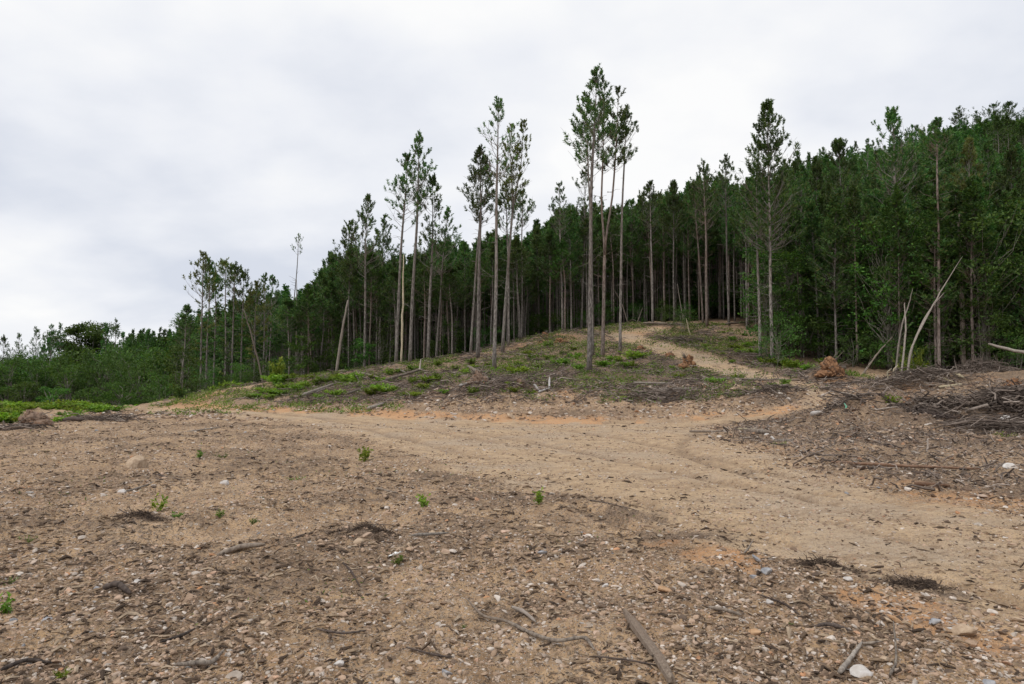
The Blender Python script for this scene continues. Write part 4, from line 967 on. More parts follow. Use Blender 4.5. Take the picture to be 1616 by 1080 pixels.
log((1480, 605), (1517, 615), .10, 'pale log lying on the churned ground by the heap', seed=41, mat=PALE, lift=.12, Y=37)
log((1488, 604), (1510, 604), .06, 'thin pale stick above the pale log by the heap', seed=42, mat=PALE, lift=.15, Y=37.8)
log((1505, 592), (1520, 594), .12, 'short pale log end at the foot of the far brush heap', seed=43, mat=PALE, lift=.1, Y=38.5)
log((740, 600), (756, 607), .05, 'dark limb by the root clump on the mound', seed=44, mat=DARKWOOD, lift=.1)
# long poles on the right
log((1312, 737), (1548, 745), .034, 'long straight brown pole on the ground at the right of the road', seed=45, mid=(1430, 741), lift=.05, mat=bark_mat('brown pole bark', (.12, .07, .045), (.24, .15, .10), (.18, .10, .06)))
log((1443, 769), (1500, 773), .035, 'short brown pole in front of the long straight one', seed=46, lift=.02, mat=bpy.data.materials['brown pole bark'])
log((1088, 682), (1150, 684), .045, 'thin brown stick lying on the road edge', seed=47, lift=.01)
log((1165, 680), (1196, 683), .05, 'light brown stick at the left foot of the dirt pile', seed=48, lift=.03, mat=PALE)
log((1178, 684), (1217, 690), .09, 'broken brown log at the left foot of the dirt pile', seed=49, lift=.02)
log((1222, 700), (1252, 698), .06, 'brown stick with weeds on it below the dirt pile', seed=50, lift=.02)
log((94, 666), (131, 668), .13, 'dark log lying before the weeds at left', seed=51, lift=.03, mat=DARKWOOD)
# foreground sticks (photo outlines)
FG = [
 ([(344,876),(380,880),(417,888)], (.035,.038,.022), 'thick grey brown stick lying left of centre', DEADWOOD),
 ([(420,885),(470,860),(538,838),(618,827)], (.010,.012,.010,.005), 'long thin dark stick curving right above the thick grey one', DARKWOOD),
 ([(736,950),(761,974),(797,988),(838,1007),(879,1027),(924,1023),(938,1045)], (.008,.014,.016,.018,.017,.017,.012), 'long curved brown root lying in the centre foreground', DEADWOOD),
 ([(650,868),(708,857)], (.024,.018), 'short pale broken stick in the centre', PALEGREY),
 ([(541,905),(556,915),(567,930)], (.009,.011,.006), 'small dark curved twig left of centre', DARKWOOD),
 ([(808,962),(828,974),(846,986)], (.014,.02,.012), 'short broken wood piece beside the long curved root', PALEGREY),
 ([(500,1009),(540,1011),(577,1001)], (.010,.012,.006), 'dark twig near the lower left of centre', DARKWOOD),
 ([(185,784),(220,778),(254,773)], (.018,.022,.014), 'light brown stick left below the tan rock', PALEGREY),
 ([(232,754),(258,760),(288,770)], (.025,.03,.012), 'dark stick right below the tan rock', DARKWOOD),
 ([(187,813),(205,821),(226,829)], (.008,.014,.018), 'dark twig rising above the left dark hollow', DARKWOOD),
 ([(163,946),(185,948),(205,952)], (.030,.034,.02), 'dark short log in the left foreground', DARKWOOD),
 ([(281,684),(346,680)], (.04,.03), 'pale grey stick on the left near the road', PALEGREY),
 ([(371,723),(392,728),(412,734)], (.014,.018,.01), 'dark curved stick below the left road edge', DARKWOOD),
 ([(253,1019),(285,1012),(308,1006)], (.012,.016,.008), 'dark stick in the lower left foreground', DARKWOOD),
 ([(0,1074),(40,1066),(82,1060)], (.016,.018,.008), 'dark branch in the bottom left corner', DARKWOOD),
 ([(273,1078),(305,1068),(335,1056),(354,1042)], (.012,.02,.022,.008), 'forked grey brown branch at the bottom left', DEADWOOD),
 ([(1119,984),(1145,988),(1171,991)], (.016,.018,.012), 'short flat brown stick in the right foreground', DEADWOOD),
 ([(1326,1078),(1338,1060),(1350,1046),(1361,1038)], (.022,.02,.016,.012), 'pale brown root arching at the bottom right', PALEGREY),
 ([(1361,1038),(1375,1036),(1392,1036)], (.010,.012,.006), 'thin twig running right from the arching root', DEADWOOD),
 ([(1288,1015),(1305,1014),(1325,1018),(1345,1028)], (.012,.02,.018,.01), 'dark curved root above the arching pale one', DARKWOOD),
 ([(1174,893),(1180,885),(1190,878)], (.01,.014,.006), 'small forked twig standing in the orange clay', DEADWOOD),
 ([(570,757),(605,753)], (.014,.012), 'thin pale stick upper centre left', PALEGREY),
 ([(594,782),(612,783),(628,785)], (.02,.024,.014), 'brown wood chunk by the left seedling', DEADWOOD),
 ([(865,790),(950,805),(1010,822)], (.008,.012,.006), 'thin dark twig along the road edge berm', DARKWOOD),
 ([(1200,960),(1240,972),(1262,985)], (.009,.012,.006), 'dark twig amid the right foreground rubble', DARKWOOD),
 ([(640,1035),(690,1046),(716,1044)], (.008,.010,.006), 'dark twig near the bottom centre', DARKWOOD),
 ([(1405,1075),(1416,1050),(1412,1030)], (.012,.010,.006), 'upturned root end at the bottom right', DEADWOOD),
 ([(940,1045),(990,1056),(1036,1062)], (.006,.008,.005), 'thin dark twig under the weathered plank', DARKWOOD),
]
for i, (pts, r, lab, mt) in enumerate(FG):
    P = [gpt(a, b, .012 + max(r) * .8) for a, b in pts]
    if i in (2,): P[-1][2] += .03; P[4][2] += .02
    if i in (9, 20, 26): P[-1 if i != 9 else 0][2] += .10
    pole(P, tuple(q * .72 for q in r), lab, 'stick', 'stick', mt, sides=8, twigs=(3 if i in (1, 4, 8, 13, 15, 19) else 0), seed=60 + i)
# weathered flat plank-like slab
def plank():
    P = np.array([gpt(a, b, .035) for a, b in [(986, 986), (1003, 1006), (1022, 1038), (1040, 1060), (1060, 1090)]]); o0 = P[0].copy(); P = P - o0
    w = np.array([.012, .036, .030, .034, .02]); T = nrm(np.gradient(P, axis=0)); S = nrm(np.cross(T, [0, 0, 1.0])); mb = MB(); V = []
    rs = R(5)
    for k in range(5):
        for (a, z) in ((-1, -.012), (-.85, .012), (-.1, .022), (.3, .014), (.9, .016), (1, -.012)): V.append(P[k] + S[k] * w[k] * (a + rs.uniform(-.1, .1)) + [0, 0, z])
    f = [[k * 6 + j, k * 6 + (j + 1) % 6, (k + 1) * 6 + (j + 1) % 6, (k + 1) * 6 + j] for k in range(4) for j in range(6)]
    mb.add(V, f); mb.f.append(np.array([[5, 4, 3, 2, 1, 0]])); mb.m.append(np.zeros(1, int)); mb.f.append(np.array([[24, 25, 26, 27, 28, 29]])); mb.m.append(np.zeros(1, int))
    o = mb.obj('wood_slab', [bark_mat('weathered plank wood', (.20, .15, .11), (.38, .30, .23), (.27, .2, .15), 4)]); o.location = o0
    tag(o, 'flat weathered brown wood slab pointing to the bottom right of centre', 'wood slab')
plank()

# ------------------------------------------------------------------ rocks
def rock(px, py, wpx, label, mat, seed, flat=.65, name='rock', group=None, hscale=1.0):
    x, y = spot(px, py); d = math.hypot(x, y); s = wpx / F * d / 2; z = gz(x, y)
    rs = R(seed + 50); mb = MB(); stones(mb, np.zeros((1, 3)), np.array([s]), rs, base=ICO3, jag=.03, flat=flat * hscale)
    v = mb.v[0]; nz = 1 + .12 * (vnoise(v[:, 0] / s * 2.5 + seed, v[:, 1] / s * 2.5 + v[:, 2] / s * 2, seed) - .5); mb.v[0] = v * nz[:, None]
    o = mb.obj(name, [mat]); o.location = (x, y, z + s * flat * .35 * hscale); tag(o, label, 'rock', group); return o
rock(218, 739, 34, 'big tan rock lying alone on the left', ROCK_TAN, 1, .8)
for i, (a, b, w, m, lab) in enumerate([
 (355,768,13,ROCK_PALE,'pale rounded stone right of the tan rock'),(534,786,12,ROCK_TAN,'tan stone left of the first seedling'),(191,788,14,ROCK_PALE,'whitish flat stone by the left stick'),(242,781,10,ROCK_PALE,'small pale stone at the end of the left stick'),
 (534,1056,18,ROCK_PALE,'white stone at the bottom left of centre'),(704,1072,20,ROCK_GREY,'blue grey flat stone at the bottom centre'),(416,995,15,ROCK_TAN,'yellowish tan stone in the left foreground'),(220,927,12,ROCK_PALE,'light upright chip in the left foreground'),
 (75,982,16,ROCK_GREY,'grey flat chip in the left foreground'),(153,928,11,ROCK_GREY,'bluish grey pebble beside the dark short log'),(1050,944,20,ROCK_ORANGE,'rounded ochre stone right of centre'),(955,927,12,ROCK_PALE,'white round pebble right of centre'),
 (856,884,16,ROCK_GREY,'flat light grey stone in the centre'),(850,837,15,ROCK_TAN,'pale tan flat stone under the third seedling'),(879,780,12,ROCK_TAN,'tan pebble on the road edge berm'),(579,751,18,ROCK_TAN,'flat yellow tan stone right of the first seedling'),
 (567,872,22,ROCK_TAN,'brown tan stone in the dark clump'),(678,852,17,ROCK_TAN,'brown stone at the right of the short pale broken stick'),(1521,1008,30,ROCK_TAN,'large yellow tan rock in the right foreground'),(1500,1003,12,ROCK_PALE,'pale stone touching the large tan right rock'),
 (1197,906,16,ROCK_GREY,'bluish white stone in the orange clay'),(1210,926,17,ROCK_GREY,'second bluish stone just below in the orange clay'),(1191,925,13,ROCK_GREY,'grey stone left of the bluish pair'),(1274,1040,18,ROCK_TAN,'smooth tan stone in the bottom right foreground'),
 (1396,1052,20,ROCK_TAN,'tan stone right of the arching root'),(1361,1073,28,ROCK_PALE,'white flat slab stone at the bottom right'),(1595,743,20,ROCK_PALE,'large white rock on the right by the pile'),(1290,660,14,ROCK_PALE,'pinkish white block on the dirt pile flank'),
 (1418,1000,20,ROCK_ORANGE,'reddish stone on the clay in the right foreground'),(1475,1000,20,ROCK_GREY,'grey brown stone left of the large tan right rock'),(1190,1012,20,ROCK_ORANGE,'orange brown flat stone in the right foreground'),(1340,935,14,ROCK_PALE,'pale stone between the two dark churned patches'),
 (1402,998,12,ROCK_TAN,'small tan stone near the reddish one'),(1605,985,22,ROCK_TAN,'tan stone at the right frame edge'),(1560,1080,16,ROCK_GREY,'grey stone at the bottom right corner'),(1215,970,12,ROCK_PALE,'white stone left of the centre right rubble'),(1143,976,10,ROCK_PALE,'white pebble above the short flat brown stick'),
 (1028,907,15,ROCK_TAN,'tan stone above the rounded ochre one'),(900,958,12,ROCK_TAN,'tan stone above the centre root'),(1590,667,16,ROCK_PALE,'white block in the brush on the right'),(1566,676,20,ROCK_PALE,'white slab lying before the brush on the right'),(1543,673,12,ROCK_PALE,'small pale block left of the white slab'),
 (1393,689,14,ROCK_TAN,'yellowish stone low on the dirt pile'),(1212,690,10,ROCK_PALE,'white stone by the broken log'),(1220,697,8,ROCK_PALE,'white stone below the broken log'),(716,641,9,ROCK_TAN,'tan boulder in the bank'),(681,642,8,ROCK_TAN,'second boulder in the bank near its orange part'),(807,661,14,ROCK_TAN,'flat dark tan slab at the foot of the bank')]):
    rock(a, b, w, lab, m, 10 + i, .55 if w > 14 else .65)
# many lesser stones: individual, alike
rsr = R(123); STP = []
for i in range(7):
    mb = MB(); stones(mb, np.zeros((1, 3)), np.array([1.0]), R(600 + i), base=ICO2, jag=.05, flat=.6); STP.append(mb.mesh('stone', [[ROCK_TAN, ROCK_PALE, ROCK_GREY, ROCK_TAN, ROCK_ORANGE, ROCK_TAN, EARTH][i]]))
SL = [(218,736,'the big tan rock'),(344,878,'the thick grey brown stick'),(590,860,'the dark root clump'),(678,862,'the short pale broken stick'),(830,1005,'the long curved root'),(1020,1035,'the flat wood slab'),(1521,1008,'the large yellow tan rock'),(1445,934,'the right churned clump'),(1300,912,'the left churned clump'),
      (1430,741,'the long brown pole'),(575,715,'the farthest seedling'),(668,798,'the centre seedling'),(850,800,'the berm seedling'),(252,797,'the left seedling'),(185,948,'the dark short log'),(9,960,'the edge seedling'),(310,1065,'the forked bottom branch'),(50,1068,'the corner branch'),(534,1056,'the white bottom stone'),
      (704,1072,'the blue grey flat stone'),(1050,944,'the rounded ochre stone'),(1145,988,'the short flat brown stick'),(1361,1073,'the white slab stone'),(1200,915,'the bluish stone pair'),(315,684,'the pale grey roadside stick'),(112,667,'the dark log at left'),(1370,640,'the dirt pile top'),(1595,743,'the large white rock'),(1200,687,'the broken brown log'),
      (416,995,'the yellowish tan stone'),(75,982,'the grey flat chip'),(628,897,'the white-flowered plant'),(1600,985,'the right edge stone'),(1200,770,'the open right road'),(1472,771,'the short brown pole'),(950,700,'the road bend'),(30,780,'the far left gravel'),(450,790,'the left middle gravel')]
def stone_label(px, py, mat, s):
    q = min(SL, key=lambda t: (t[0] - px) ** 2 + ((t[1] - py) * 1.6) ** 2); dx, dy = px - q[0], py - q[1]
    side = ('right of' if dx > 0 else 'left of') if abs(dx) > abs(dy) * 1.6 else ('in front of' if dy > 0 else 'behind')
    far_ = 'well ' if abs(dx) + abs(dy) > 60 else 'just '
    return f"{ {'tan sandstone': 'tan', 'pale quartz stone': 'pale', 'grey slate stone': 'grey', 'ochre stone': 'ochre', 'brown earth clod': 'brown'}[mat] } small stone in the gravel {far_}{side} {q[2]}"
cnt = 0; used_l = set()
tries = 0
while cnt < 190 and tries < 3000:
    tries += 1
    px, py = rsr.uniform(-30, 1646), 668 + 412 * rsr.rand() ** .8
    x, y = spot(px, py)
    rd_ = float(masks(np.array([x]), np.array([y]))[0][0])
    if rsr.rand() < rd_ * .85: continue
    d = math.hypot(x, y); s = (rsr.uniform(3, 7.5)) / F * d / 2 * (1.0 if rsr.rand() < .85 else 1.5)
    me_ = STP[rsr.randint(7)]; lb_ = stone_label(px, py, me_.materials[0].name, s)
    if lb_ in used_l: continue
    used_l.add(lb_)
    o = bpy.data.objects.new('stone', me_); COL.objects.link(o); o.location = (x, y, gz(x, y) + s * .15); o.scale = (s, s, s)
    o.rotation_euler = (rsr.uniform(-.4, .4), rsr.uniform(-.4, .4), rsr.rand() * 6.283)
    side = 'left' if px < 540 else 'right' if px > 1080 else 'middle'
    tag(o, stone_label(px, py, o.data.materials[0].name, s), 'stone', f'small stones in the {side} foreground'); cnt += 1

# ------------------------------------------------------------------ gravel and litter (uncountable)
def scatter_xy(n, ya, yb, rs, power=.6, um=.85):
    y = ya * (yb / ya) ** (rs.rand(n) ** power if power else rs.rand(n)); u = rs.uniform(-um, um, n); return u * y, y
def gravel():
    rs = R(31); mb = MB()
    x, y = scatter_xy(130000, 2.6, 36, rs, .9); road, clay, dark, wood, s1 = masks(x, y)
    den = fbm(x * .9, y * .9, 3, 91); keep = rs.rand(len(x)) < (1 - .6 * road) * sstep(.28, .6, den) * 1.1 + .05
    x, y = x[keep], y[keep]; z = ground(x, y); d = np.hypot(x, y)
    s = (.0045 + .014 * rs.rand(len(x)) ** 2.6) * (1 + d * .055) * np.where(rs.rand(len(x)) < .06, 1.8, 1)
    big = s > .012 * (1 + d * .04)
    C = np.stack([x, y, z - s * .02], 1)
    stones(mb, C[~big], s[~big], rs, base=ICO1); stones(mb, C[big], s[big], rs, base=ICO2, jag=.06)
    # stony face of the bank and the spoil pile
    x = rs.uniform(-26, 20, 24000); y = rs.uniform(36.5, 44.5, 24000); k = fbm(x * .5, y * .5, 3, 93)
    road, *_ = masks(x, y); kp = (rs.rand(len(x)) < k * (1 - road) * 1.3); x, y = x[kp], y[kp]; z = ground(x, y); s = .025 + .11 * rs.rand(len(x)) ** 3.5
    stones(mb, np.stack([x, y, z], 1), s, rs, base=ICO1)
    x = rs.uniform(8, 25, 9000); y = rs.uniform(19.5, 34, 9000); road, *_ = masks(x, y); kp = rs.rand(len(x)) < (1 - road) * .9; x, y = x[kp], y[kp]; z = ground(x, y); s = .015 + .07 * rs.rand(len(x)) ** 3.5
    stones(mb, np.stack([x, y, z], 1), s, rs, base=ICO1)
    x = rs.uniform(3, 27, 16000); y = rs.uniform(9, 38, 16000); road, *_ , s1 = masks(x, y); kp = (s1 < -.1) & (x / y > .27) & (rs.rand(len(x)) < .25 + .75 * fbm(x * .8, y * .8, 3, 94)); x, y = x[kp], y[kp]; z = ground(x, y)
    s = (.012 + .075 * rs.rand(len(x)) ** 3) * (.6 + y / 40); stones(mb, np.stack([x, y, z], 1), s, rs, base=ICO2, jag=.08, m=1)
    o = mb.obj('gravel', [STONE, RUBBLE]); tag(o, 'loose angular gravel strewn over the clearing', 'gravel', kind='stuff')
gravel()
def litter():
    rs = R(41); mb = MB()
    x, y = scatter_xy(72000, 2.6, 36, rs, .9); road, clay, dark, wood, s1 = masks(x, y)
    den = .45 * fbm(x * 1.3 + 5, y * 1.3, 3, 95) + .55 * fbm(x * .45, y * .6, 3, 96); keep = rs.rand(len(x)) < ((1 - .85 * road) * sstep(.46, .55, den) * 1.5 + dark * 1.3 + .04); x, y = x[keep], y[keep]
    z = ground(x, y); d = np.hypot(x, y); n_ = len(x); a = rs.rand(n_) * math.pi; L = (.007 + .035 * rs.rand(n_) ** 3.5) * (1 + d * .07)
    dx = np.stack([np.cos(a), np.sin(a) * .9, rs.normal(size=n_) * .15], 1) * L[:, None]
    p0 = np.stack([x, y, z + .006], 1); P = bent(p0 - dx, p0 + dx, 3, .12, rs); w = L * rs.uniform(.08, .28, n_)
    tubes(mb, P, w[:, None] * np.array([[.7, 1, .5]]), 4)
    o = mb.obj('twig_litter', [CHIP]); tag(o, 'broken twigs and bark chips littering the gravel', 'litter', kind='stuff')
litter()
def brash():
    """the belt of cut tops and limbs over the mound"""
    rs = R(43); mb = MB(); N = 26000
    x = rs.uniform(-30, 22, N * 2); y = 40 + 38 * rs.rand(N * 2) ** 1.3; road, clay, dark, wood, s1 = masks(x, y)
    k = fbm(x * .35, y * .35, 3, 97); u = x / y
    p = (.35 * k + dark * 1.0 * sstep(.3, .6, k)) * (1 - road) * (u > -.52) * sstep(0, 1.5, seg_dist(x, y, BANKL) - 1.5)
    kp = rs.rand(len(x)) < p; x, y = x[kp], y[kp]; n_ = len(x); z = ground(x, y)
    a = rs.normal(size=n_) * .7 + np.where(rs.rand(n_) < .3, 1.5, 0); L = .06 + .6 * rs.rand(n_) ** 3.2 + 1.0 * (rs.rand(n_) < .035) * rs.rand(n_)
    dx = np.stack([np.cos(a), np.sin(a), rs.normal(size=n_) * .22 + .05], 1) * L[:, None]
    p0 = np.stack([x, y, z + .05 + .1 * rs.rand(n_)], 1); P = bent(p0 - dx, p0 + dx, 4, .07, rs)
    tubes(mb, P, (.008 + .028 * rs.rand(n_) ** 2)[:, None] * np.array([[1, .9, .7, .4]]), 4)
    o = mb.obj('brash', [BRUSH]); tag(o, 'brown cut twigs and limbs strewn thickly over the mound', 'brash', kind='stuff')
brash()
def pile_litter():
    rs = R(44); mb = MB(); N = 5200
    N = 22000; x = rs.uniform(3, 27, N); y = rs.uniform(10, 44, N); road, clay, dark, wood, s1 = masks(x, y); kp = (rs.rand(N) < (1 - road) * (.3 + dark)) & (x / y > .27) & (s1 < 0); x, y = x[kp], y[kp]; n_ = len(x); z = ground(x, y)
    a = rs.rand(n_) * math.pi; L = (.04 + .35 * rs.rand(n_) ** 2.8) * (.4 + y / 40)
    dx = np.stack([np.cos(a), np.sin(a), rs.normal(size=n_) * .4 + .1], 1) * L[:, None]; p0 = np.stack([x, y, z + .03], 1)
    tubes(mb, bent(p0 - dx, p0 + dx, 4, .1, rs), (.005 + .022 * rs.rand(n_) ** 2.5)[:, None] * np.array([[1, .9, .7, .4]]), 4)
    o = mb.obj('root_litter', [BRUSH]); tag(o, 'torn roots and twigs mixed through the spoil on the right', 'litter', kind='stuff')
pile_litter()

def brush_heap(px, py, wx, dy, h, n_, seed, label, flatness=.25, mat=BRUSH, rmax=.035, lmax=1.6, dirx=.8, sprig=0, lmin=.15, rmin=.005, bend=.08):
    x0, y0 = spot(px, py); rs = R(seed); z0 = gz(x0, y0); mb = MB()
    q = rs.normal(size=(n_, 2)) * .45; x = q[:, 0] * wx; y = q[:, 1] * dy
    top = h * np.exp(-((x / wx) ** 2 + (y / dy) ** 2) * 1.6); z = ground(x + x0, y + y0) - z0 + top * rs.rand(n_) ** .5
    a = np.where(rs.rand(n_) < dirx, rs.normal(size=n_) * .35, rs.rand(n_) * 3.1416); L = lmin + lmax * rs.rand(n_) ** 1.5
    dx = np.stack([np.cos(a), np.sin(a), rs.normal(size=n_) * flatness], 1) * L[:, None] * .5
    p0 = np.stack([x, y, z], 1); tubes(mb, bent(p0 - dx, p0 + dx, 5, bend, rs), (rmin + rmax * rs.rand(n_) ** 2.5)[:, None] * np.array([[1, .95, .85, .6, .3]]), 5)
    if sprig:
        xs = rs.normal(size=sprig) * wx * .35; a = rs.uniform(.6, 2.5, sprig); L = rs.uniform(.5, 1.3, sprig)
        b = np.stack([xs, rs.normal(size=sprig) * .2, ground(xs + x0, np.full(sprig, y0)) - z0 + h * .4], 1)
        tubes(mb, bent(b, b + np.stack([np.cos(a), rs.normal(size=sprig) * .2, np.sin(a)], 1) * L[:, None], 5, .08, rs), np.linspace(.018, .004, 5)[None] * np.ones((sprig, 1)), 4)
    o = mb.obj('brush_heap', [mat]); o.location = (x0, y0, z0); tag(o, label, 'brush heap', 'heaps of cut brush'); return o
brush_heap(1548, 592, 2.6, 1.2, .9, 900, 1, 'wide brown heap of cut twigs under the right wood edge', sprig=60, lmax=1.2, rmax=.022, bend=.1)
brush_heap(1604, 652, 2.3, 1.2, .85, 950, 2, 'big dark tangled brush heap at the right frame edge', rmax=.04, sprig=14, lmax=1.1, dirx=.55, bend=.12)
brush_heap(1500, 650, 1.9, .7, .35, 620, 3, 'low tangle of dark branches sliding off the dirt pile', lmax=.9, dirx=.5, bend=.12)
brush_heap(1600, 680, 2.4, .9, .3, 260, 4, 'flat bundle of long grey poles and branches at the right edge', dirx=.97, lmax=3.0, rmax=.03, flatness=.05)
brush_heap(1345, 634, 1.1, .4, .15, 90, 5, 'dark twiggy branches crowning the left of the dirt pile', lmax=2.2)
brush_heap(1040, 628, 3.2, 1.4, .45, 420, 6, 'tangle of grey branches on the mound above the bank')
brush_heap(1225, 618, 1.8, .9, .4, 220, 7, 'dark brush by the end of the mound beside the track')
brush_heap(800, 612, 2.0, 1.2, .4, 260, 8, 'loose branches between the root clump and white logs')
brush_heap(165, 665, 2.2, .9, .3, 260, 9, 'small grey brush heap right of the dark log at left')
brush_heap(20, 680, 1.6, .5, .15, 140, 10, 'brown brush strewn before the earth clod at left')
brush_heap(1080, 540, 3.0, 1.4, .5, 260, 11, 'brown brush at the inner bend of the upper track')
brush_heap(1180, 568, 2.4, 1.6, .5, 220, 12, 'brown brush right of the upper track')
brush_heap(1450, 604, 3.0, 1.0, .6, 520, 13, 'low brown brush under the bent pale saplings')
brush_heap(590, 858, .26, .11, .05, 420, 14, 'dark fibrous root clump left of the short pale broken stick', rmax=.004, rmin=.0015, lmin=.03, lmax=.12, mat=DARKFIB, flatness=.5)
brush_heap(225, 834, .3, .08, .04, 300, 15, 'dark fibrous clump in the left foreground hollow', rmax=.004, rmin=.0015, lmin=.03, lmax=.12, mat=DARKFIB, flatness=.5)
brush_heap(1300, 912, .28, .08, .03, 320, 16, 'dark churned fibrous clump beside the orange clay', rmax=.004, rmin=.0015, lmin=.03, lmax=.12, mat=DARKFIB, flatness=.5)
brush_heap(1445, 934, .28, .08, .03, 320, 17, 'dark churned fibrous clump in the road on the right', rmax=.004, rmin=.0015, lmin=.03, lmax=.12, mat=DARKFIB, flatness=.5)

# root balls
def rootball(px, py, wpx, hpx, label, seed, mat=CLAYM, roots=16, stub=False, name='root_mass'):
    x, y = spot(px, py); z = gz(x, y); s = wpx / F * y / 2; h = hpx / F * y
    r = empty(name, (x, y, z)); mb = MB()
    rq = R(seed + 40)
    lump(mb, (-s * .1, 0, h * .42), (s * .58, s * .45, h * .46), seed, base=ICO4, amp=.5, freq=1.7)
    for j in range(14):
        q = rq.uniform(-.75, .75, 3); q[2] = rq.uniform(-.8, 1.0); lump(mb, (q[0] * s, q[1] * s * .5, h * (.38 + .42 * q[2])), np.array([s, s * .8, h * .8]) * rq.uniform(.10, .27), seed + 5 + j, amp=.7, freq=2.0)
    lump(mb, (s * .6, .1, h * .2), (s * .6, s * .5, h * .3), seed + 1, amp=.5)
    lump(mb, (-s * .7, -.1, h * .1), (s * .6, s * .6, h * .2), seed + 2, amp=.5)
    na_ = 70; th = rq.rand(na_) * 6.283; ra = rq.uniform(.6, 1.35, na_); stones(mb, np.stack([np.cos(th) * s * ra, np.sin(th) * s * .7 * ra, h * .28 * np.clip(1.15 - ra, 0, 1) + 0 * ra], 1), s * rq.uniform(.04, .15, na_), rq, base=ICO2, jag=.1)
    mb.obj('clay', [mat], r); rs = R(seed + 70); q = MB()
    d = nrm(rs.normal(size=(roots, 3)) * [1, .7, .8] + [0, -.1, .35]); p0 = d * [s * .6, s * .4, h * .4] + [0, 0, h * .45]; L = rs.uniform(.3, .75, roots) * max(s, h)
    tubes(q, bent(p0, p0 + d * L[:, None], 6, .12, rs), np.linspace(.04, .006, 6)[None] * rs.uniform(.3, 1.3, (roots, 1)), 5)
    q.obj('roots', [DEADWOOD], r, smooth=True)
    if stub:
        b = MB(); tubes(b, np.array([[[0, 0, h * .4], [s * .6, .3, h * .5], [s * 1.5, .6, h * .45]]]), np.array([[.2, .17, .15]]), 9); b.obj('trunk_stub', [DEADWOOD], r, smooth=True)
    tag(r, label, 'root mass', 'uprooted stumps with soil'); return r
rootball(1312, 597, 38, 30, 'large upturned orange clay root mass at the track side', 1, stub=True)
rootball(1085, 582, 22, 20, 'bright orange root mass with spiky roots on the mound by the track', 2, roots=22)
rootball(1057, 563, 14, 8, 'small orange root mass left above the bright spiky one', 3)
rootball(1011, 553, 14, 7, 'little orange clay lump nearest the track bend', 4, roots=10)
rootball(755, 610, 26, 22, 'brown root clump under the tilted log on the mound', 5, mat=EARTH, roots=24)
rootball(822, 615, 14, 14, 'brown stump with roots left of the white logs', 6, mat=EARTH, roots=16)
rootball(1165, 618, 20, 10, 'yellow brown stump remains on the mound\'s right end', 7, mat=ROCK_TAN, roots=14)
rootball(885, 542, 20, 10, 'orange clay lump on the ridge beside the slender pine', 8, roots=10)
rootball(860, 532, 12, 9, 'small brown orange stump on the left of the ridge', 9, roots=10)
rootball(52, 676, 46, 26, 'big brown earth clod with reddish side among weeds at left', 10, mat=EARTH, roots=3, name='earth_clod')
rootball(1432, 636, 14, 14, 'ochre stump remains behind the dirt pile', 11, roots=14)
rootball(1415, 606, 12, 6, 'brown root remains at the foot of the bent saplings', 12, mat=EARTH, roots=22)
rootball(1600, 612, 24, 12, 'orange clay lump at the right edge of the heap', 13, roots=12)
rootball(1350, 686, 16, 8, 'dark root clump on the front of the dirt pile', 14, mat=EARTH, roots=26)
def curls():
    for i, (px, Y, lab) in enumerate([(1398, 38.6, 'pale gnarled root curling up left of the bent saplings'), (1408, 38.8, 'pale gnarled root, taller of the pair by the saplings')]):
        f = foot(px, Y, 0); pole([f, f + [.1, 0, .35], f + [.05, 0, .6], f + [.35, .05, .85]], (.05, .045, .04, .02), lab, 'root', 'root', PALE, seed=150 + i, twigs=6)
curls()
# netting and scrap
def netting():
    """a streak of dark limbs running down the flank of the spoil heap"""
    rs = R(12); A = np.array([at(px, q)[:2] for px, q in ((1378, 26.6), (1400, 26.1), (1428, 25.5), (1462, 25.0), (1505, 24.6))]); n_ = 170; mb = MB()
    u = rs.rand(n_) * .8; ln = .12 + .28 * rs.rand(n_); t = np.linspace(0, 1, 5); K = 6; P = np.zeros((n_, K, 3)); off = rs.normal(size=n_) * .13; sl = rs.normal(size=n_) * .22
    for k in range(K):
        v = np.minimum(u + ln * k / (K - 1), 1.0); x = np.interp(v, t, A[:, 0]); y = np.interp(v, t, A[:, 1]) + off + sl * (k / (K - 1) - .5)
        P[:, k] = np.stack([x, y, ground(x, y) + .03 + .09 * rs.rand(n_) * (1 if k in (0, K - 1) else .8)], 1)
    c = P[0, 0].copy(); tubes(mb, P - c, (.008 + .03 * rs.rand(n_) ** 2)[:, None] * np.array([[.8, 1, .95, .85, .7, .4]]), 5)
    o = mb.obj('brush_heap', [DARKWOOD]); o.location = c
    tag(o, 'streak of dark fallen limbs running down the right side of the dirt pile', 'brush heap', 'heaps of cut brush')
netting()
def scrap():
    p = gpt(1335, 647, .02); mb = MB(); P = np.array([[0, 0, 0], [.03, 0, .07], [-.01, 0, .13], [-.04, .02, .2]]); w = [.03, .035, .022, .008]; V = []
    for q, ww in zip(P, w): V += [q + [-ww, 0, 0], q + [ww, .01, 0], q + [ww, .025, .0], q + [-ww, .02, 0]]
    f = [[k * 4 + j, k * 4 + (j + 1) % 4, k * 4 + 4 + (j + 1) % 4, k * 4 + 4 + j] for k in range(3) for j in range(4)] + [[0, 3, 2, 1], [12, 13, 14, 15]]
    mb.add(V, f); o = mb.obj('plastic_scrap', [MINT]); o.location = p; tag(o, 'small mint green plastic scrap sticking up on the dirt pile', 'plastic scrap')
scrap()

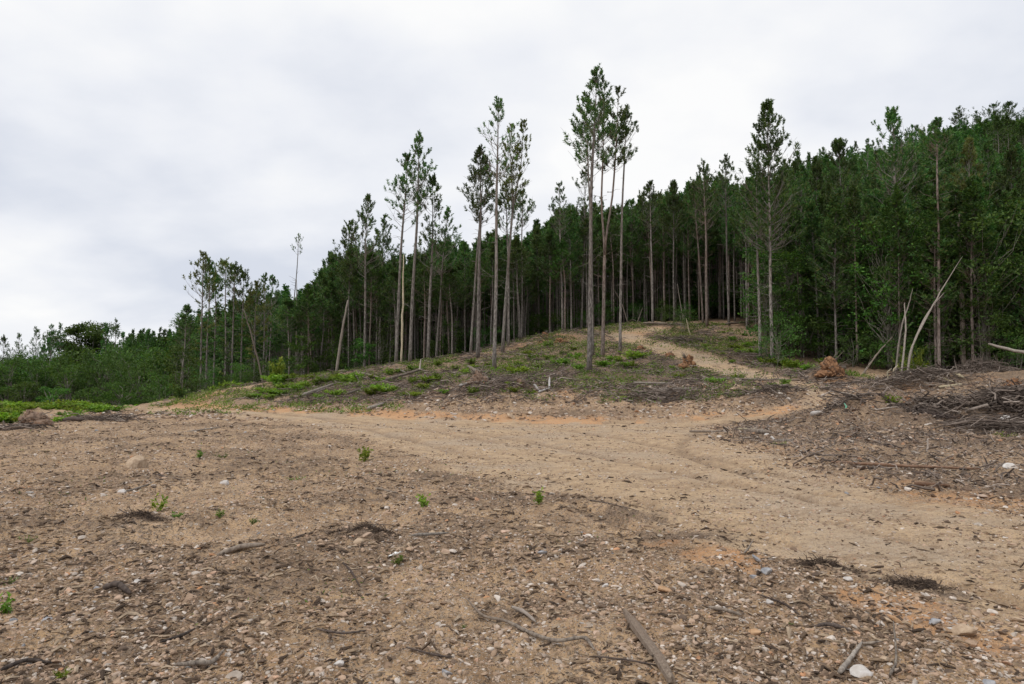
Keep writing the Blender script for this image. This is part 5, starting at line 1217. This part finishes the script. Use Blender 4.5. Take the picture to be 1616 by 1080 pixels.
# ------------------------------------------------------------------ weeds
def weed_parts(seed, h, w, stems=14, per=16, leaf=.1):
    rs = R(seed); S = MB(); Lf = MB(); a = rs.rand(stems) * 6.283; rr = w * rs.uniform(.2, 1, stems)
    p1 = np.stack([np.cos(a) * rr, np.sin(a) * rr, h * rs.uniform(.55, 1.05, stems)], 1); p0 = p1 * [.12, .12, 0]
    P = bent(p0, p1, 5, .06, rs); tubes(S, P, np.linspace(.008, .003, 5)[None] * np.ones((stems, 1)) * max(h, .15) / .5, 3, 0, cap=False)
    f = rs.uniform(.2, 1, (stems, per)); idx = np.minimum((f * 4).astype(int), 3); fr = (f * 4 - idx)[..., None]
    b = P[np.arange(stems)[:, None], idx] * (1 - fr) + P[np.arange(stems)[:, None], idx + 1] * fr
    d = rs.normal(size=b.shape) + [0, 0, .3]
    leaves(Lf, (b + rs.normal(size=b.shape) * leaf * .25).reshape(-1, 3), leaf, rs, 0, up=.8, D=d.reshape(-1, 3), aspect=.5)
    return S, Lf
def weed_thing(loc, label, seed, h, w, mat=WEED, name='weed_clump', cat='weed', group=None, flower=False, **kw):
    S, Lf = weed_parts(seed, h, w, **kw); r = empty(name, loc); S.obj('stems', [mat], r); Lf.obj('leaves', [mat], r)
    if flower:
        m = MB(); rs = R(seed + 3)
        for k in range(3): leaves(m, np.tile([[-.05 + .03 * k, 0, h * 1.02 + .01 * k]], (6, 1)), .035, rs, 0, up=.8)
        m.obj('flower', [PETAL], r)
    tag(r, label, cat, group); return r
for i, (px, py, hp, wp, mt, lab, fl) in enumerate([
 (575, 722, 20, 13, WEED, 'upright bright green seedling near the road, farthest of the foreground ones', False), (668, 806, 21, 13, WEED, 'bright green seedling with a brown stem in the centre', False),
 (850, 808, 22, 13, WEED, 'bright green seedling on the berm, rightmost of the foreground ones', False), (252, 805, 20, 11, WEED, 'bright green seedling in the left foreground', False),
 (9, 968, 20, 9, WEED, 'green seedling at the left frame edge', False), (628, 904, 14, 14, GRASS, 'small green plant with white flowers below the root clump', True),
 (95, 1078, 14, 16, WEED, 'small green sprig at the bottom left', False), (346, 822, 12, 9, GRASS, 'faint dark green sprig right of the left seedling', False),
 (315, 724, 12, 10, GRASS, 'dull green tuft on the left near the road', False), (353, 722, 9, 16, GRASS, 'yellowish green tuft right of the dull one', False), (468, 758, 7, 18, GRASS, 'flat yellow green tuft left of the farthest seedling', False),
 (400, 830, 9, 9, GRASS, 'tiny green sprout in the left gravel', False), (278, 822, 10, 10, GRASS, 'small dull green sprout beside the left hollow', False), (380, 876, 7, 7, GRASS, 'tiny sprout above the thick grey brown stick', False),
 (1232, 706, 9, 16, WEED, 'low green weed on a stick below the dirt pile', False), (1585, 697, 7, 22, WEED, 'bright green weeds at the right edge under the poles', False), (1408, 640, 14, 16, WEED, 'yellow green weed behind the top of the dirt pile', False),
 (1250, 1000, 5, 6, GRASS, 'tiny green sprout in the right foreground', False), (730, 990, 6, 8, GRASS, 'tiny dull sprout near the centre root', False), (45, 855, 8, 14, GRASS, 'faint grass tuft on the far left', False), (20, 915, 8, 16, GRASS, 'faint grass tuft above the left edge seedling', False)]):
    x, y = spot(px, py); z = gz(x, y); d = math.hypot(x, y); far_ = d > 14
    weed_thing((x, y, z - .005), lab, 700 + i, hp / F * d, wp / F * d, mt, 'seedling', 'seedling', flower=fl, stems=9 if not far_ else 10, per=9, leaf=.30 * hp / F * d)
# weed clumps on the mound: prototypes, copied
WP = [weed_thing((0, 0, -500), 'x', 740 + i, .62, [.6, .8, .5, .7, .9, .6][i], [WEED, WEED, GRASS, WEED, WEED, WEED][i], stems=[22, 30, 24, 26, 34, 20][i], per=14, leaf=.15) for i in range(6)]
rsm = R(66)
def weed_copy(px, py, s, label, group):
    x, y = spot(px, py); sc = s * rsm.uniform(.8, 1.2)
    copy_thing(WP[rsm.randint(6)], (x, y, gz(x, y) - .04), rsm.rand() * 6.283, (sc * rsm.uniform(.9, 1.5), sc * 1.1, sc * rsm.uniform(.5, .9)), label, group)
HM = [(648,573,.9),(690,577,1),(704,573,1.0),(745,576,1.1),(770,576,1),(782,583,1.1),(750,583,.9),(720,586,.9),(810,585,.9),(820,590,1.0),(833,560,1.2),(840,566,.9),(868,565,.9),(866,548,1.0),(888,560,.9),(880,578,1.2),(850,583,1.0),(890,577,1.1),(905,563,.9),(915,560,1),
 (950,575,1.2),(957,578,1.1),(963,570,.9),(985,580,.9),(1000,567,1.3),(1010,566,1.1),(1030,575,.7),(975,572,.9),(1020,557,.9),(993,577,1),(943,562,.7),(913,585,.8),(1015,622,.9),(982,625,.7),(1070,596,.8),(1040,587,.6),(1128,604,.8),(1112,590,.6),(1060,582,.5),(1165,598,.7),(1230,611,.8),(1240,607,.7),(1215,614,.6),
 (812,620,.8),(805,612,.7),(838,618,.6),(922,622,.6),(745,622,.8),(700,620,.7),(670,612,1.2),(675,603,1.1),(690,600,1.0),(652,605,1),(600,615,1),(585,622,1.1),(610,618,1.2),(640,625,.9),(655,626,1),(550,605,1.3),(545,598,1.2),(565,600,1.2),(530,598,1.2),(515,605,1.1),(500,607,1.0),(480,612,1.2),(470,618,1.2),(450,615,1.3),(440,622,1.3),(425,628,1.2),(420,618,1.1),(460,602,1.3),(490,600,1.1),
 (590,597,1.0),(615,592,1.0),(632,588,1.0),(600,603,.9),(580,580,.8),(405,625,1.0),(390,628,.8),(440,605,1.4),(430,598,1.3),(410,615,1.0),(360,610,1.2),(340,612,1.1),(375,608,.9),(530,627,.8),(560,632,.7),(505,628,.8),(650,585,.8),(665,582,.7),(735,592,.8),(720,598,.7),(760,600,.5),(820,575,.8),
 (1140,560,.8),(1155,535,.9),(1130,550,.7),(1160,550,1.1),(1170,560,1.0),(1180,548,1.0),(1190,562,1.1),(1210,575,1),(1230,578,1.1),(1175,530,1.0),(1195,540,.9),(1140,525,.7),(1075,535,.7),(1112,545,.6),(1250,582,1),(1270,585,.9),(1285,585,.8),(1255,590,.5),(1300,560,1),(1300,572,.8),(1155,572,.6),(905,553,.7),(935,545,.5)]
WL = [(0, 'the bare left bank'), (437, 'the yellow green sapling'), (500, 'the grey roadside log'), (560, 'the straight brown log'), (602, 'the long grey log'), (663, 'the splintered spike'), (755, 'the root clump'), (850, 'the white logs'), (888, 'the slender lone pine'), (930, 'the tallest pine'), (979, 'the slim pale pine'), (1085, 'the orange root mass'), (1165, 'the yellow stump'), (1240, 'the end of the mound'), (1312, 'the upturned root mass'), (1700, 'the right')]
_w = {}
for px, py, s in sorted(HM, key=lambda q: -q[1]):
    lab = ('leafy green weed clump on the left slope of the mound' if px < 620 else 'leafy green weed clump on the mound above the bank' if px < 1060 and py > 594 else 'leafy green weed clump under the tall pines of the mound' if px < 1120 else 'leafy green weed clump right of the upper track')
    i = max(k for k in range(len(WL) - 1) if WL[k][0] <= px); _w[i] = _w.get(i, 0) + 1
    weed_copy(px, py + 2, s, f'{ORD[_w[i] - 1]} leafy weed clump upslope, from {WL[i][1]} to {WL[i + 1][1]}', lab.replace('clump', 'clumps'))
rsl = R(67)
_g = {}
for k in range(84):
    px = rsl.uniform(-40, 172); lim = 640 + 3 * math.sin(px / 15); py = rsl.uniform(lim, 672 - max(0, px - 60) * .18)
    if 24 < px < 80 and py > 654: continue
    kk_ = ('front' if py > 655 else 'middle' if py > 647 else 'back', int((px + 40) // 31)); _g[kk_] = _g.get(kk_, 0) + 1
    weed_copy(px, py, rsl.uniform(.65, 1.15), ORD[_g[kk_] - 1] + ' ' + kk_[0] + ' leafy clump of the left green patch, ' + ['outside the frame', 'at the frame edge', 'left of the earth clod', 'behind the earth clod', 'right of the earth clod', 'near the dark log', 'at its right end'][int((px + 40) // 31)], 'leafy weed clumps in the bright green patch at left')
for p in WP:
    for c in list(p.children): bpy.data.objects.remove(c)
    bpy.data.objects.remove(p)
x_, y_, z_ = at(437, 57)
weed_thing((x_, y_, z_ - .05), 'yellow green sapling bush standing up at the left end of the mound', 790, 1.9, .9, WEED_YEL, 'sapling_bush', 'bush', stems=26, per=16, leaf=.22)
x_, y_, z_ = at(1442, 41.5)
weed_thing((x_, y_, z_ - .05), 'light green leafy sapling at the foot of the bent pale saplings', 791, 2.2, 1.3, WEED, 'leafy_sapling', 'sapling', stems=20, per=14, leaf=.2)
x_, y_, z_ = at(290, 53)
weed_thing((x_, y_, z_ - .05), 'light green bush hanging over the bank at the road crest', 792, 1.2, 1.1, LEAF, 'bank_bush', 'bush', stems=22, per=14, leaf=.2)
# thin grass and low green bits (uncountable)
def low_green():
    rs = R(88); mb = MB(); N = 26000
    N = 200000; x = rs.uniform(-34, 24, N); y = rs.uniform(40, 78, N); road, clay, dark, wood, s1 = masks(x, y); k = fbm(x * .3, y * .3, 3, 99); u = x / y
    k = k * .6 + .4 * fbm(x * 1.2, y * 1.2, 3, 98); g = sstep(.42, .60, k) * (1 - road) * (1 - .55 * dark) * (1 - wood) * (u > -.53); g = g * np.where(u < -.13, 2.8, 1.7)
    kp = rs.rand(N) < g * .8; x, y = x[kp], y[kp]; z = ground(x, y); n_ = len(x)
    leaves(mb, np.stack([x, y, z + .03 + .2 * rs.rand(n_) ** 2], 1), .13, rs, 0, up=.6)
    x, y = scatter_xy(9000, 3, 35, rs, .8); road, clay, dark, wood, s1 = masks(x, y); k = fbm(x * .55 + 9, y * .55, 3, 101)
    kp = rs.rand(len(x)) < sstep(.60, .75, k) * (1 - road) * (x < 3) * .7; x, y = x[kp], y[kp]; z = ground(x, y); n_ = len(x); d = np.hypot(x, y)
    leaves(mb, np.stack([x, y, z + .01], 1), .018 + d * .0022, rs, 0, up=.2, aspect=.3)
    o = mb.obj('ground_cover', [GRASS]); tag(o, 'thin grass and low green growth on the mound and clearing', 'ground cover', kind='stuff')
low_green()
